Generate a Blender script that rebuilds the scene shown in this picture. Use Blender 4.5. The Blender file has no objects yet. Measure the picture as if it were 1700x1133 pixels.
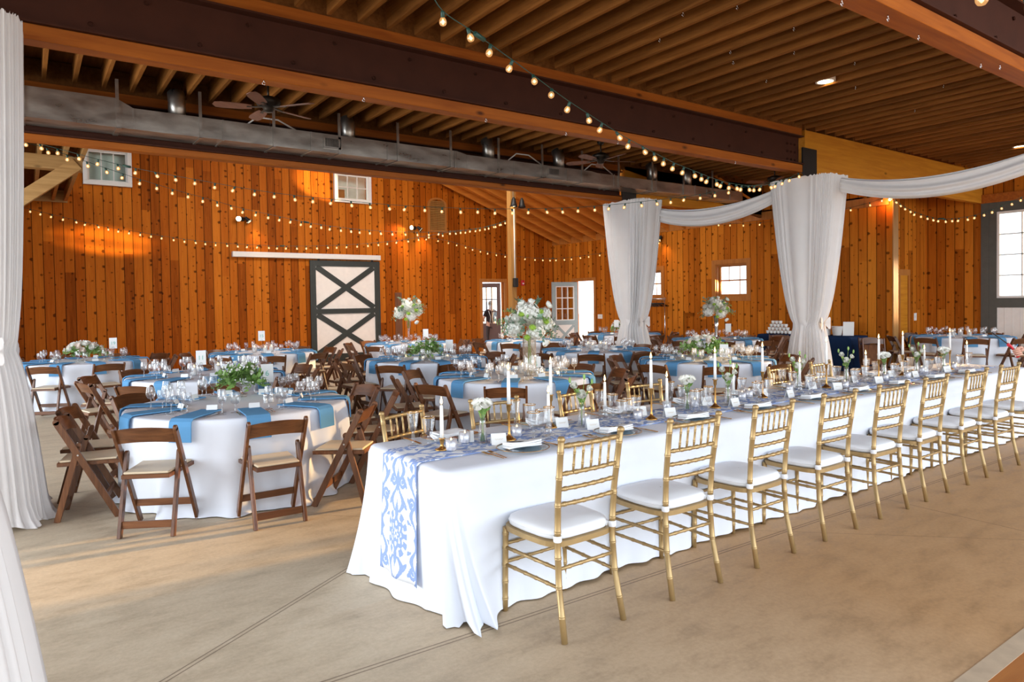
import bpy, bmesh, math, random
from mathutils import Vector, Matrix
PI = math.pi
R = math.radians
sin, cos = math.sin, math.cos
random.seed(7)
C = bpy.context.scene.collection
SC = bpy.context.scene

# ------------------------------------------------------------------ camera
F, CX, CY, CAMH = 1137.14, 850.0, 530.57, 1.6
yaw, pit, rol = R(54.49466), R(-1.41447), R(-0.88565)
fw0 = Vector((cos(yaw), sin(yaw), 0)); rt0 = Vector((sin(yaw), -cos(yaw), 0)); up0 = Vector((0, 0, 1))
FW = fw0 * cos(pit) + up0 * sin(pit); u2 = -fw0 * sin(pit) + up0 * cos(pit)
RT = rt0 * cos(rol) + u2 * sin(rol); UP = -rt0 * sin(rol) + u2 * cos(rol)
cam = bpy.data.cameras.new('camera'); co = bpy.data.objects.new('camera', cam); C.objects.link(co)
m3 = Matrix((RT, UP, -FW)).transposed()
co.matrix_world = Matrix.Translation((0, 0, CAMH)) @ m3.to_4x4()
cam.sensor_width = 36.0; cam.lens = F / 1700 * 36; cam.shift_y = (CY - 566.5) / 1700
cam.clip_start = 0.05; cam.clip_end = 200
cam.dof.use_dof = True; cam.dof.focus_distance = 6.5; cam.dof.aperture_fstop = 7.0
SC.camera = co

# ------------------------------------------------------------------ world, sun, daylight, exposure
SC.view_settings.view_transform = 'Standard'; SC.view_settings.look = 'None'
SC.view_settings.exposure = 0.2; SC.view_settings.gamma = 1.0
try: SC.view_settings.use_curve_mapping = False
except Exception: pass
W = bpy.data.worlds.new('sky'); SC.world = W; W.use_nodes = True
bg = W.node_tree.nodes['Background']; bg.inputs[0].default_value = (0.82, 0.91, 1.0, 1); bg.inputs[1].default_value = 2.6

def lamp(name, kind, loc, aim, energy, col=(1, 1, 1), **k):
    l = bpy.data.lights.new(name, kind); l.energy = energy; l.color = col
    for a, b in k.items(): setattr(l, a, b)
    o = bpy.data.objects.new(name, l); C.objects.link(o); o.location = loc
    o.rotation_euler = (Vector(aim) - Vector(loc)).to_track_quat('-Z', 'Y').to_euler()
    return o
# low warm evening sun, coming in through the glazed door and the windows of the right-hand wall
lamp('sun', 'SUN', (30, 2, 6), (30 - 9.6, 2 + .86, 6 - 1.62), 11.0, (1.0, 0.58, 0.25), angle=R(2.6))
# daylight lamps for the barn's left side and front, assumed open, outside the frame
lamp('assumed_daylight_side', 'AREA', (-5.5, 6.8, 2.0), (6, 5.0, 0.7), 600, (0.86, 0.93, 1.0), shape='RECTANGLE', size=8.5, size_y=3.4)
lamp('back_room_fill', 'AREA', (6.6, 12.6, 6.1), (9.0, 17.5, 1.0), 560, (1.0, 0.93, 0.84), shape='RECTANGLE', size=4.6, size_y=2.5)  # added fill under the unseen high roof, brightens the back room
lamp('assumed_daylight_front', 'AREA', (9.5, -8.0, 2.2), (9.5, 6, 1.0), 570, (0.88, 0.94, 1.0), shape='RECTANGLE', size=14, size_y=3.0)
lamp('warm_floor_fill', 'AREA', (17.9, -1.6, 1.7), (6.0, 2.0, 0.2), 32, (1.0, 0.66, 0.38), shape='RECTANGLE', size=3.0, size_y=2.6)  # added warm fill for the right-hand floor; the wall behind it is closed
cy = SC.cycles
cy.max_bounces = 7; cy.diffuse_bounces = 4; cy.glossy_bounces = 3; cy.transmission_bounces = 3; cy.transparent_max_bounces = 24
cy.sample_clamp_indirect = 6.0; cy.caustics_reflective = False; cy.caustics_refractive = False
cy.use_denoising = True; cy.use_adaptive_sampling = True; cy.adaptive_threshold = 0.03

# ------------------------------------------------------------------ mesh builder
class MB:
    def __init__(s): s.v = []; s.f = []; s.sm = []; s.uv = None
    def add(s, v, f, smooth=False):
        n = len(s.v); s.v += [tuple(p) for p in v]
        s.f += [tuple(i + n for i in q) for q in f]; s.sm += [smooth] * len(f); return s
    def box(s, x0, x1, y0, y1, z0, z1):
        v = [(x, y, z) for z in (z0, z1) for y in (y0, y1) for x in (x0, x1)]
        return s.add(v, [(0, 2, 3, 1), (4, 5, 7, 6), (0, 1, 5, 4), (2, 6, 7, 3), (0, 4, 6, 2), (1, 3, 7, 5)])
    def bar(s, p, q, w, h, side=None):
        p, q = Vector(p), Vector(q); d = (q - p).normalized()
        a = Vector(side) if side else d.cross(Vector((0, 0, 1)))
        if a.length < 1e-5: a = Vector((1, 0, 0))
        a = (a - d * a.dot(d)).normalized(); b = d.cross(a)
        v = [c + a * (i * w / 2) + b * (j * h / 2) for c in (p, q) for j in (-1, 1) for i in (-1, 1)]
        return s.add(v, [(0, 2, 3, 1), (4, 5, 7, 6), (0, 1, 5, 4), (2, 6, 7, 3), (0, 4, 6, 2), (1, 3, 7, 5)])
    def tube(s, pts, r, n=8, cap=True, smooth=True):
        pts = [Vector(p) for p in pts]; m = len(pts)
        rr = r if isinstance(r, (list, tuple)) else [r] * m
        a = None; v = []
        for i, p in enumerate(pts):
            d = (pts[min(i + 1, m - 1)] - pts[max(i - 1, 0)])
            d = d.normalized() if d.length > 1e-9 else Vector((0, 0, 1))
            if a is None: a = d.cross(Vector((0, 0, 1))) if abs(d.z) < .9 else d.cross(Vector((1, 0, 0)))
            a = a - d * a.dot(d); a.normalize(); b = d.cross(a)
            v += [p + (a * cos(2 * PI * k / n) + b * sin(2 * PI * k / n)) * rr[i] for k in range(n)]
        f = [(i * n + k, i * n + (k + 1) % n, (i + 1) * n + (k + 1) % n, (i + 1) * n + k) for i in range(m - 1) for k in range(n)]
        s.add(v, f, smooth)
        if cap:
            o = len(s.v) - len(v)
            s.f += [tuple(o + k for k in range(n - 1, -1, -1)), tuple(o + (m - 1) * n + k for k in range(n))]; s.sm += [False, False]
        return s
    def lathe(s, prof, n=16, o=(0, 0, 0), smooth=True, fx=1, fy=1):
        v = [(o[0] + r * cos(2 * PI * k / n) * fx, o[1] + r * sin(2 * PI * k / n) * fy, o[2] + z) for r, z in prof for k in range(n)]
        f = [(i * n + k, i * n + (k + 1) % n, (i + 1) * n + (k + 1) % n, (i + 1) * n + k) for i in range(len(prof) - 1) for k in range(n)]
        return s.add(v, f, smooth)
    def grid(s, fn, nu, nv, closeu=False, smooth=True):
        v = [fn(i / nu, j / nv) for j in range(nv + 1) for i in range(nu if closeu else nu + 1)]
        w = nu if closeu else nu + 1
        f = [(j * w + i, j * w + (i + 1) % w, (j + 1) * w + (i + 1) % w, (j + 1) * w + i) for j in range(nv) for i in range(nu)]
        return s.add(v, f, smooth)
    def prism(s, poly, z0, z1, M=None):
        n = len(poly); v = [(x, y, z0) for x, y in poly] + [(x, y, z1) for x, y in poly]
        if M: v = [M @ Vector(p) for p in v]
        return s.add(v, [tuple(range(n - 1, -1, -1)), tuple(range(n, 2 * n))] + [(i, (i + 1) % n, n + (i + 1) % n, n + i) for i in range(n)])
    def ball(s, c, r, n=12, m=8, sq=(1, 1, 1)):
        pr = [(max(1e-4, r * sin(PI * j / m)), -r * cos(PI * j / m)) for j in range(m + 1)]
        v = [(c[0] + q * cos(2 * PI * k / n) * sq[0], c[1] + q * sin(2 * PI * k / n) * sq[1], c[2] + z * sq[2]) for q, z in pr for k in range(n)]
        return s.add(v, [(i * n + k, i * n + (k + 1) % n, (i + 1) * n + (k + 1) % n, (i + 1) * n + k) for i in range(m) for k in range(n)], True)
    def xf(s, M, frm=0):
        s.v[frm:] = [tuple(M @ Vector(p)) for p in s.v[frm:]]; return s
    def mesh(s, name, mat, bevel=0, weld=False):
        me = bpy.data.meshes.new(name); me.from_pydata(s.v, [], s.f); me.polygons.foreach_set('use_smooth', s.sm)
        if mat: me.materials.append(mat)
        if weld:
            bm = bmesh.new(); bm.from_mesh(me); bmesh.ops.remove_doubles(bm, verts=bm.verts, dist=1e-5); bm.to_mesh(me); bm.free()
        if bevel:
            bm = bmesh.new(); bm.from_mesh(me)
            bmesh.ops.bevel(bm, geom=list(bm.edges), offset=bevel, segments=1, affect='EDGES', clamp_overlap=True)
            bm.to_mesh(me); bm.free()
        me.update(); return me
    def build(s, name, mat, parent=None, bevel=0, loc=None, weld=False):
        o = bpy.data.objects.new(name, s.mesh(name, mat, bevel, weld)); C.objects.link(o)
        if parent is not None: o.parent = parent
        if loc is not None: o.location = loc
        return o

def tag(o, label=None, cat=None, group=None, kind=None):
    if label: o['label'] = label
    if cat: o['category'] = cat
    if group: o['group'] = group
    if kind: o['kind'] = kind
    return o
def thing(name, label, cat, loc=(0, 0, 0), rz=0, group=None):
    o = bpy.data.objects.new(name, None); C.objects.link(o); o.location = loc; o.rotation_euler = (0, 0, rz); o.empty_display_size = .1
    return tag(o, label, cat, group)
def struct(name, mb, mat, parent=None, bevel=0):
    o = mb.build(name, mat, parent, bevel)
    if parent is None: o['kind'] = 'structure'
    return o
def sempty(name, loc=(0, 0, 0), rz=0):
    o = bpy.data.objects.new(name, None); C.objects.link(o); o.location = loc; o.rotation_euler = (0, 0, rz); o['kind'] = 'structure'; return o
KIDS = {}
def kids(o):
    k = KIDS.get(o.name)
    if k is None: k = KIDS[o.name] = list(o.children)
    return k
def dup(root, loc, rz=0, label=None, group=None, sc=None, rx=0):
    r = root.copy(); C.objects.link(r); r.location = loc; r.rotation_euler = (rx, 0, rz)
    if sc: r.scale = (sc, sc, sc)
    if label: r['label'] = label
    if group: r['group'] = group
    for ch in kids(root):
        c = ch.copy(); C.objects.link(c); c.parent = r
        for g in kids(ch):
            d = g.copy(); C.objects.link(d); d.parent = c
    return r
class Proto:
    """the first placing moves the original, the later ones copy it"""
    def __init__(s, root): s.root = root; s.used = False; [kids(c) for c in kids(root)]
    def put(s, loc, rz=0, label=None, group=None, rx=0):
        if not s.used:
            s.used = True; o = s.root; o.location = loc; o.rotation_euler = (rx, 0, rz); tag(o, label, None, group); return o
        return dup(s.root, loc, rz, label, group, rx=rx)
def at(px, py, t):     # a point of the place seen at a pixel of the photo, t metres into the room
    return Vector((0, 0, CAMH)) + (FW + RT * ((px - CX) / F) + UP * ((CY - py) / F)) * t

# ------------------------------------------------------------------ materials
class NT:
    def __init__(s, name):
        s.m = bpy.data.materials.new(name); s.m.use_nodes = True; s.t = s.m.node_tree; s.p = s.t.nodes['Principled BSDF']; s.out = s.t.nodes['Material Output']
    def n(s, typ, props=None, **ins):
        nd = s.t.nodes.new('ShaderNode' + typ)
        for a, b in (props or {}).items(): setattr(nd, a, b)
        for k, v in ins.items(): s.set(nd, k, v)
        return nd
    def set(s, nd, k, v):
        sock = nd.inputs[int(k[1:])] if k[0] == 'i' and k[1:].isdigit() else nd.inputs[k]
        if hasattr(v, 'is_linked') or hasattr(v, 'links'): s.t.links.new(v, sock)
        elif isinstance(v, bpy.types.Node): s.t.links.new(v.outputs[0], sock)
        else: sock.default_value = v
    def math(s, op, a, b=0.0, c=None, clamp=False):
        nd = s.n('Math', {'operation': op, 'use_clamp': clamp}, i0=a, i1=b)
        if c is not None: s.set(nd, 'i2', c)
        return nd.outputs[0]
    def ramp(s, fac, stops):
        nd = s.n('ValToRGB', None, i0=fac); e = nd.color_ramp.elements
        while len(e) < len(stops): e.new(0.5)
        for q, (p, c) in zip(e, stops): q.position = p; q.color = (*c, 1)
        return nd.outputs[0]
    def mix(s, fac, a, b, mode='MIX'):
        nd = s.n('MixRGB', {'blend_type': mode}, i0=fac)
        for k, v in (('i1', a), ('i2', b)): s.set(nd, k, (*v, 1) if isinstance(v, tuple) and len(v) == 3 else v)
        return nd.outputs[0]
    def bump(s, h, strength=.3, dist=.01):
        nd = s.n('Bump', None, Strength=strength, Distance=dist, Height=h); s.t.links.new(nd.outputs[0], s.p.inputs['Normal'])
    def obj(s): return s.n('TexCoord').outputs['Object']
    def pos(s): return s.n('NewGeometry').outputs['Position']
    def mapv(s, v, scale): return s.n('Mapping', None, Vector=v, Scale=scale).outputs[0]
    def noise(s, v, scale, detail=3, rough=.55, dist=0): return s.n('TexNoise', None, Vector=v, Scale=scale, Detail=detail, Roughness=rough, Distortion=dist).outputs[0]
    def base(s, c, rough=.5, metal=0, spec=.5):
        s.set(s.p, 'Base Color', (*c, 1) if isinstance(c, tuple) else c); s.set(s.p, 'Roughness', rough); s.set(s.p, 'Metallic', metal)
        s.set(s.p, 'Specular IOR Level', spec); return s.m

def plain(name, c, rough=.5, metal=0, spec=.5, var=.06, sc=9):
    t = NT(name); nz = t.noise(t.obj(), sc, 3)
    lo = tuple(x * (1 - var) for x in c); hi = tuple(min(1, x * (1 + var)) for x in c)
    return t.base(t.ramp(nz, [(.3, lo), (.7, hi)]), rough, metal, spec)

def wood(name, c1, c2, axis=2, sc=6, rough=.5, spec=.4, rnd=.25, world=False, knots=False):
    t = NT(name); v = t.pos() if world else t.obj()
    s = [1, 1, 1]; s[axis] = .07
    oi = t.n('ObjectInfo').outputs['Random']
    off = t.n('VectorMath', {'operation': 'ADD'}, i0=v, i1=t.n('CombineXYZ', None, X=t.math('MULTIPLY', oi, 31), Y=t.math('MULTIPLY', oi, 17), Z=t.math('MULTIPLY', oi, 53)).outputs[0]).outputs[0]
    g = t.noise(t.mapv(off, tuple(s)), sc * 5, 4, .6, .6)
    col = t.ramp(g, [(.28, c1), (.72, c2)])
    if knots:
        k = t.n('TexVoronoi', None, Vector=t.mapv(off, tuple(x if i != axis else .45 for i, x in enumerate((1, 1, 1)))), Scale=3.2).outputs['Distance']
        col = t.mix(t.ramp(k, [(.03, (1, 1, 1)), (.11, (0, 0, 0))]), col, tuple(x * .3 for x in c1))
    val = t.math('ADD', t.math('MULTIPLY', oi, rnd * 2), 1 - rnd)
    col = t.n('HueSaturation', None, Value=val, Color=col).outputs[0]
    t.bump(g, .15, .004)
    return t.base(col, rough, 0, spec)

def planks(name, c_lo, c_mid, c_hi, w=.2, rough=.55):
    t = NT(name); xyz = t.n('SeparateXYZ', None, Vector=t.pos())
    p = t.math('ADD', xyz.outputs[0], xyz.outputs[1]); z = xyz.outputs[2]
    q = t.math('DIVIDE', p, w); idx = t.math('FLOOR', q); fr = t.math('FRACT', q)
    wn = t.n('TexWhiteNoise', {'noise_dimensions': '1D'}, W=idx).outputs['Value']
    zz = t.math('ADD', z, t.math('MULTIPLY', wn, 7.3))
    lon = t.math('FLOOR', t.math('DIVIDE', zz, 5.6))
    wn2 = t.n('TexWhiteNoise', {'noise_dimensions': '2D'}, Vector=t.n('CombineXYZ', None, X=idx, Y=lon).outputs[0]).outputs['Value']
    gv = t.n('CombineXYZ', None, X=t.math('MULTIPLY', p, 9), Y=t.math('MULTIPLY', zz, .55), Z=t.math('MULTIPLY', idx, 3.1)).outputs[0]
    g = t.noise(gv, 2.2, 5, .62, .8)
    tone = t.math('ADD', t.math('MULTIPLY', wn2, .5), t.math('MULTIPLY', g, .62))
    col = t.ramp(tone, [(.12, c_lo), (.5, c_mid), (.92, c_hi)])
    kv = t.n('CombineXYZ', None, X=t.math('MULTIPLY', p, 1 / w), Y=t.math('MULTIPLY', zz, 6.2), Z=0.0).outputs[0]
    vo = t.n('TexVoronoi', {'voronoi_dimensions': '2D'}, Vector=kv, Scale=1.0)
    kr = t.n('SeparateColor', None, i0=vo.outputs['Color']).outputs[0]
    rad = t.math('MULTIPLY', t.math('SUBTRACT', kr, .42, clamp=True), .40)
    kn = t.math('SUBTRACT', rad, t.math('ADD', vo.outputs['Distance'], t.math('MULTIPLY', t.math('SUBTRACT', t.noise(kv, 2.4, 3), .5), .36)))
    km = t.math('MULTIPLY', t.math('ADD', kn, .05, clamp=True), 9, clamp=True)
    col = t.mix(t.math('MULTIPLY', km, t.math('ADD', .35, t.math('MULTIPLY', kr, .45))), col, tuple(x * .22 for x in c_lo))
    gr = t.math('LESS_THAN', fr, .075)
    col = t.mix(t.math('MULTIPLY', gr, .85), col, tuple(x * .12 for x in c_lo))
    t.bump(t.math('SUBTRACT', t.math('MULTIPLY', g, .12), gr), .6, .012)
    return t.base(col, rough, 0, .05)

def concrete():
    t = NT('concrete'); v = t.pos(); xyz = t.n('SeparateXYZ', None, Vector=v); x, y = xyz.outputs[0], xyz.outputs[1]
    a = t.noise(v, .55, 5, .6, .4); b = t.noise(t.mapv(v, (1, 2.4, 1)), 3.2, 5, .65); c = t.noise(v, 42, 3, .7)
    col = t.ramp(a, [(.3, (.47, .38, .265)), (.52, (.60, .495, .355)), (.72, (.70, .595, .445))])
    col = t.mix(.55, col, t.ramp(b, [(.3, (.31, .245, .165)), (.5, (.60, .495, .355)), (.7, (.71, .61, .46))]))
    col = t.mix(.28, col, t.ramp(c, [(.3, (.29, .23, .15)), (.7, (.60, .50, .365))]))
    st = t.n('TexVoronoi', None, Vector=v, Scale=1.15).outputs['Distance']
    col = t.mix(t.ramp(st, [(.012, (.8, .8, .8)), (.022, (0, 0, 0))]), col, (.10, .075, .05))
    tot = None
    for (x0, y0), (x1, y1), off, wd, lim in (((.443, 3.234), (1.65, 3.993), .013, .004, None), ((1.054, 2.807), (8.203, 2.615), .013, .004, None), ((5.5, 2.45), (5.47, 1.777), 0, .0035, (-9, 2.68)), ((1.338, 5.546), (2.039, 4.857), 0, .002, None)):
        L = math.hypot(x1 - x0, y1 - y0); nx, ny = -(y1 - y0) / L, (x1 - x0) / L; d0 = nx * x0 + ny * y0
        d = t.math('ABSOLUTE', t.math('SUBTRACT', t.math('ADD', t.math('MULTIPLY', x, nx), t.math('MULTIPLY', y, ny)), d0))
        mk = t.math('LESS_THAN', t.math('ABSOLUTE', t.math('SUBTRACT', d, off)), wd)
        if lim: mk = t.math('MULTIPLY', mk, t.math('LESS_THAN', y, lim[1]))
        tot = mk if tot is None else t.math('MAXIMUM', tot, mk)
    col = t.mix(t.math('MULTIPLY', tot, .7), col, (.11, .07, .045))
    brown_tint = t.math('MULTIPLY', t.math('LESS_THAN', y, 3.4), t.math('MULTIPLY', t.math('SUBTRACT', x, 1.2), .4, clamp=True))  # concrete turns browner and darker towards larger x, near side only
    col = t.mix(brown_tint, col, t.mix(1.0, col, (.84, .60, .40), 'MULTIPLY'))
    t.bump(t.math('SUBTRACT', t.math('MULTIPLY', c, .2), tot), .35, .006)
    return t.base(col, t.ramp(b, [(.3, (.5, .5, .5)), (.7, (.72, .72, .72))]), 0, .35)

def cloth(name, c, trans=.25, sc=300, rough=.95, tint=None):
    t = NT(name); w = t.n('TexWave', {'wave_type': 'BANDS'}, Vector=t.obj(), Scale=sc)
    nz = t.noise(t.obj(), 4, 3)
    lo = tuple(x * .965 for x in c)
    col = t.ramp(nz, [(.35, lo), (.65, c)])
    t.base(col, rough, 0, .1); t.bump(w.outputs[0], .04, .001)
    if trans:
        tr = t.n('BsdfTranslucent', None, Color=(*(tint or c), 1)); mx = t.n('MixShader', None, i0=trans, i1=t.p.outputs[0], i2=tr.outputs[0])
        t.t.links.new(mx.outputs[0], t.out.inputs[0])
    return t.m

def glass(name, tint=(.97, .98, .98), refl=.5, base=.05, milk=0.0):
    t = NT(name); lw = t.n('LayerWeight', None, Blend=.35).outputs['Facing']
    fac = t.math('ADD', t.math('MULTIPLY', t.math('POWER', lw, 2.2), refl), base, clamp=True)
    g = t.n('BsdfGlossy', None, Color=(.97, .97, .97, 1), Roughness=.03); tr = t.n('BsdfTransparent', None, Color=(*tint, 1))
    mx = t.n('MixShader', None, i0=fac, i1=tr.outputs[0], i2=g.outputs[0])
    if milk: mx = t.n('MixShader', None, i0=milk, i1=mx.outputs[0], i2=t.n('BsdfTranslucent', None, Color=(.95, .95, .96, 1)).outputs[0])
    t.t.links.new(mx.outputs[0], t.out.inputs[0]); return t.m

def emit(name, c, s):
    t = NT(name); e = t.n('Emission', None, Color=(*c, 1), Strength=s); t.t.links.new(e.outputs[0], t.out.inputs[0])
    try: t.m.cycles.emission_sampling = 'NONE'
    except Exception: pass
    return t.m

def damask():
    t = NT('blue_damask'); uv = t.n('TexCoord').outputs['UV']; s = t.n('SeparateXYZ', None, Vector=uv); u, v = s.outputs[0], s.outputs[1]
    mt = t.math
    wob = t.noise(uv, 95, 2, .6); wx = mt('MULTIPLY', mt('SUBTRACT', wob, .5), .012); w = .2; P_ = .94
    q = mt('ADD', u, 10.1); colm = mt('MODULO', mt('FLOOR', mt('DIVIDE', q, w)), 2.0)
    a = mt('ADD', mt('ABSOLUTE', mt('SUBTRACT', mt('MODULO', q, w), w / 2)), wx)
    y = mt('SUBTRACT', mt('MODULO', mt('ADD', mt('ADD', v, 10.0), mt('MULTIPLY', colm, P_ / 2)), P_), P_ / 2)
    ya = mt('ADD', mt('ABSOLUTE', y), wx)
    r = mt('SQRT', mt('ADD', mt('POWER', a, 2.0), mt('POWER', mt('MULTIPLY', ya, .82), 2.0))); th = mt('ARCTAN2', ya, mt('ADD', mt('ABSOLUTE', a), .0004))
    lt = lambda x, k: mt('LESS_THAN', x, k)
    ab = lambda x: mt('ABSOLUTE', x)
    def cs(x, k, ph=0.0): return mt('COSINE', mt('ADD', mt('MULTIPLY', x, k), ph))
    def rng(x, lo, hi): return mt('MULTIPLY', mt('GREATER_THAN', x, lo), lt(x, hi))
    S = [lt(r, .010), lt(ab(mt('SUBTRACT', r, mt('ADD', .030, mt('MULTIPLY', cs(th, 6), .007)))), .0105),
         lt(ab(mt('SUBTRACT', r, mt('ADD', .060, mt('MULTIPLY', cs(th, 8), .009)))), .0125),
         mt('MULTIPLY', rng(r, .076, .108), mt('GREATER_THAN', cs(th, 12), -.45))]
    band = mt('GREATER_THAN', ya, .118)
    S.append(mt('MULTIPLY', band, lt(ab(mt('SUBTRACT', a, mt('ADD', .036, mt('MULTIPLY', cs(ya, 36), .026)))), mt('ADD', .0095, mt('MULTIPLY', mt('POWER', cs(ya, 18), 2.0), .008)))))
    S.append(mt('MULTIPLY', band, lt(a, mt('ADD', .0105, mt('MULTIPLY', cs(ya, 36, 2.2), .011)))))
    v1 = mt('SUBTRACT', mt('MODULO', ya, .116), .058)
    e = mt('ADD', mt('POWER', mt('DIVIDE', mt('SUBTRACT', a, .072), .024), 2.0), mt('POWER', mt('DIVIDE', mt('ADD', v1, mt('MULTIPLY', mt('SUBTRACT', a, .072), .9)), .017), 2.0))
    S.append(mt('MULTIPLY', mt('MULTIPLY', rng(ya, .11, .40), rng(e, .10, 1.35)), 1.0))
    c = mt('SQRT', mt('ADD', mt('POWER', mt('SUBTRACT', a, .05), 2.0), mt('POWER', mt('SUBTRACT', ya, .285), 2.0)))
    S.append(lt(ab(mt('SUBTRACT', c, .026)), .010)); S.append(lt(c, .012))
    m = S[0]
    for x in S[1:]: m = mt('MAXIMUM', m, x)
    wv = t.noise(uv, 240, 2)
    blue = t.ramp(wv, [(.3, (.19, .29, .60)), (.7, (.31, .42, .72))])
    return t.base(t.mix(mt('MULTIPLY', m, .93), (.82, .84, .87), blue), .9, 0, .1)

M = {}
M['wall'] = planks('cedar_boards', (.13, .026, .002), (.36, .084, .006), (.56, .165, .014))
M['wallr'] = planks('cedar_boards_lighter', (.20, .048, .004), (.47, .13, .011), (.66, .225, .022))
M['joist'] = wood('joist_wood', (.17, .058, .012), (.30, .115, .026), 1, 5, .75, .08)
M['deck'] = wood('ceiling_deck_wood', (.12, .042, .010), (.21, .08, .02), 1, 4, .8, .08, world=True)
M['beam'] = wood('orange_beam_timber', (.26, .062, .007), (.44, .125, .014), 0, 3, .5, .2, rnd=.1, knots=True)
M['glulam'] = wood('honey_laminated_timber', (.46, .16, .012), (.64, .27, .024), 0, 3, .5, .2, rnd=.08, knots=True)
M['rafter'] = wood('rafter_timber', (.48, .15, .02), (.66, .25, .04), 0, 3, .55, .15, rnd=.12)
M['timber'] = wood('pale_old_timber', (.34, .18, .06), (.50, .29, .11), 0, 4, .65, .3, rnd=.1, knots=True)
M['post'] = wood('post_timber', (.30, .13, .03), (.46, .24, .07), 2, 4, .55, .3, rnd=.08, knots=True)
M['steel'] = plain('oxide_brown_steel', (.055, .017, .009), .65, 0, .15, .12, 5)
M['black'] = plain('black_metal', (.018, .016, .015), .5, .3)
M['galv'] = None
t = NT('galvanised_sheet'); nz = t.noise(t.mapv(t.obj(), (1, 3, 3)), 2.5, 5, .6)
M['galv'] = t.base(t.ramp(nz, [(.3, (.37, .34, .305)), (.7, (.58, .55, .50))]), t.ramp(nz, [(.3, (.26, .26, .26)), (.7, (.4, .4, .4))]), .92)
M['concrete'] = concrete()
M['band'] = plain('concrete_edge_band', (.47, .36, .25), .65, 0, .3, .1)
M['floorwood'] = wood('orange_floor_boards', (.30, .10, .02), (.42, .16, .04), 0, 4, .4, .5, rnd=0)
M['white'] = cloth('white_table_linen', (.80, .835, .91), 0)
M['drape'] = cloth('sheer_white_voile', (.80, .77, .755), .12, 400, tint=(.85, .80, .77))
M['navy'] = cloth('navy_cloth', (.012, .03, .085), 0)
M['napkin'] = cloth('cornflower_blue_napkin_cloth', (.13, .34, .60), 0, 500)
M['napkinw'] = cloth('white_napkin_cloth', (.88, .88, .89), 0, 500)
M['walnut'] = wood('walnut_stained_wood', (.075, .024, .009), (.20, .078, .028), 2, 7, .33, .5, rnd=.2)
M['walnutx'] = wood('walnut_stained_wood_across', (.075, .024, .009), (.20, .078, .028), 0, 7, .33, .5, rnd=.2)
M['cream'] = plain('cream_vinyl', (.68, .55, .38), .45, 0, .4, .03)
M['gold'] = plain('gold_painted_wood', (.45, .305, .135), .38, .5, .5, .08, 14)
M['brass'] = plain('polished_brass', (.62, .34, .10), .25, .9, .5, .05)
M['cushion'] = cloth('white_seat_cushion', (.85, .86, .88), 0)
M['glass'] = glass('clear_glass', (.95, .96, .97), .9, .11, .08)
M['pane'] = glass('window_glass', (.95, .98, .97), .25)
M['wax'] = plain('candle_wax', (.88, .86, .82), .45, 0, .4, .01)
M['flame'] = emit('candle_flame', (1, .62, .22), 9)
M['bulb'] = emit('warm_bulb_glow', (1, .60, .24), 7)
t = NT('bulb_glass'); e = t.n('Emission', None, Color=(1, .52, .2, 1), Strength=1.3); tr = t.n('BsdfTransparent', None, Color=(1, .85, .6, 1)); g = t.n('BsdfGlossy', None, Roughness=.05)
mx = t.n('MixShader', None, i0=.32, i1=tr.outputs[0], i2=e.outputs[0]); mx = t.n('MixShader', None, i0=.1, i1=mx.outputs[0], i2=g.outputs[0]); t.t.links.new(mx.outputs[0], t.out.inputs[0]); M['halo'] = t.m
try: t.m.cycles.emission_sampling = 'NONE'
except Exception: pass
M['lampon'] = emit('lit_lamp_face', (1, .82, .5), 12)
M['green'] = plain('dark_green_plastic', (.01, .05, .035), .5)
M['leaf'] = plain('fresh_green_leaves', (.24, .40, .11), .5, 0, .4, .45, 14)
M['euca'] = plain('grey_green_eucalyptus', (.19, .30, .20), .55, 0, .3, .3, 12)
M['stem'] = plain('green_stems', (.16, .30, .05), .5)
M['bloom'] = plain('white_petals', (.86, .85, .78), .7, 0, .2, .05, 30)
M['blush'] = plain('blush_petals', (.85, .74, .66), .7, 0, .2, .06, 30)
M['lime'] = plain('lime_petals', (.38, .58, .08), .7, 0, .2, .15, 30)
M['yolk'] = plain('yellow_flower_centre', (.8, .5, .05), .7)
M['card'] = plain('white_card', (.86, .86, .84), .7, 0, .2, .01)
M['ink'] = plain('pale_green_ink', (.22, .55, .44), .7)
M['goldink'] = plain('gold_ink', (.62, .45, .25), .6)
M['silver'] = plain('silver_metal', (.62, .62, .62), .18, .95, .5, .04)
M['mercury'] = plain('mercury_glass', (.62, .62, .66), .25, .35, .5, .25, 60)
M['white_paint'] = plain('white_paint', (.74, .70, .66), .5, 0, .4, .02)
M['panelw'] = plain('cream_white_paint', (.84, .77, .71), .55, 0, .3, .03)
M['dkgrey'] = plain('charcoal_green_paint', (.030, .034, .030), .5, 0, .4, .08)
M['grey'] = plain('grey_green_paint', (.085, .082, .068), .5, 0, .4, .06)
M['greyl'] = plain('light_grey_green_paint', (.30, .36, .37), .5, 0, .4, .05)
M['trimw'] = wood('door_casing_wood', (.36, .12, .02), (.50, .19, .035), 2, 4, .5, .4, rnd=.05)
M['red'] = plain('red_plastic', (.55, .008, .02), .3, 0, .5, .02)
M['skin'] = plain('skin', (.60, .33, .24), .55, 0, .35, .05)
M['hair'] = plain('short_brown_hair', (.22, .13, .06), .7, 0, .3, .3, 40)
M['vest'] = plain('dark_cloth', (.03, .022, .024), .8, 0, .2, .1)
M['ground'] = plain('sunlit_ground', (.45, .42, .36), .9, 0, .1, .1, .6)
M['curtain'] = plain('pale_green_blind', (.62, .70, .66), .9)
M['bronze'] = plain('dark_bronze', (.03, .022, .016), .4, .6)
M['blade'] = wood('fan_blade_wood', (.15, .06, .035), (.24, .10, .06), 0, 5, .5, .4, rnd=.05)
M['damask'] = damask()

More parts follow.
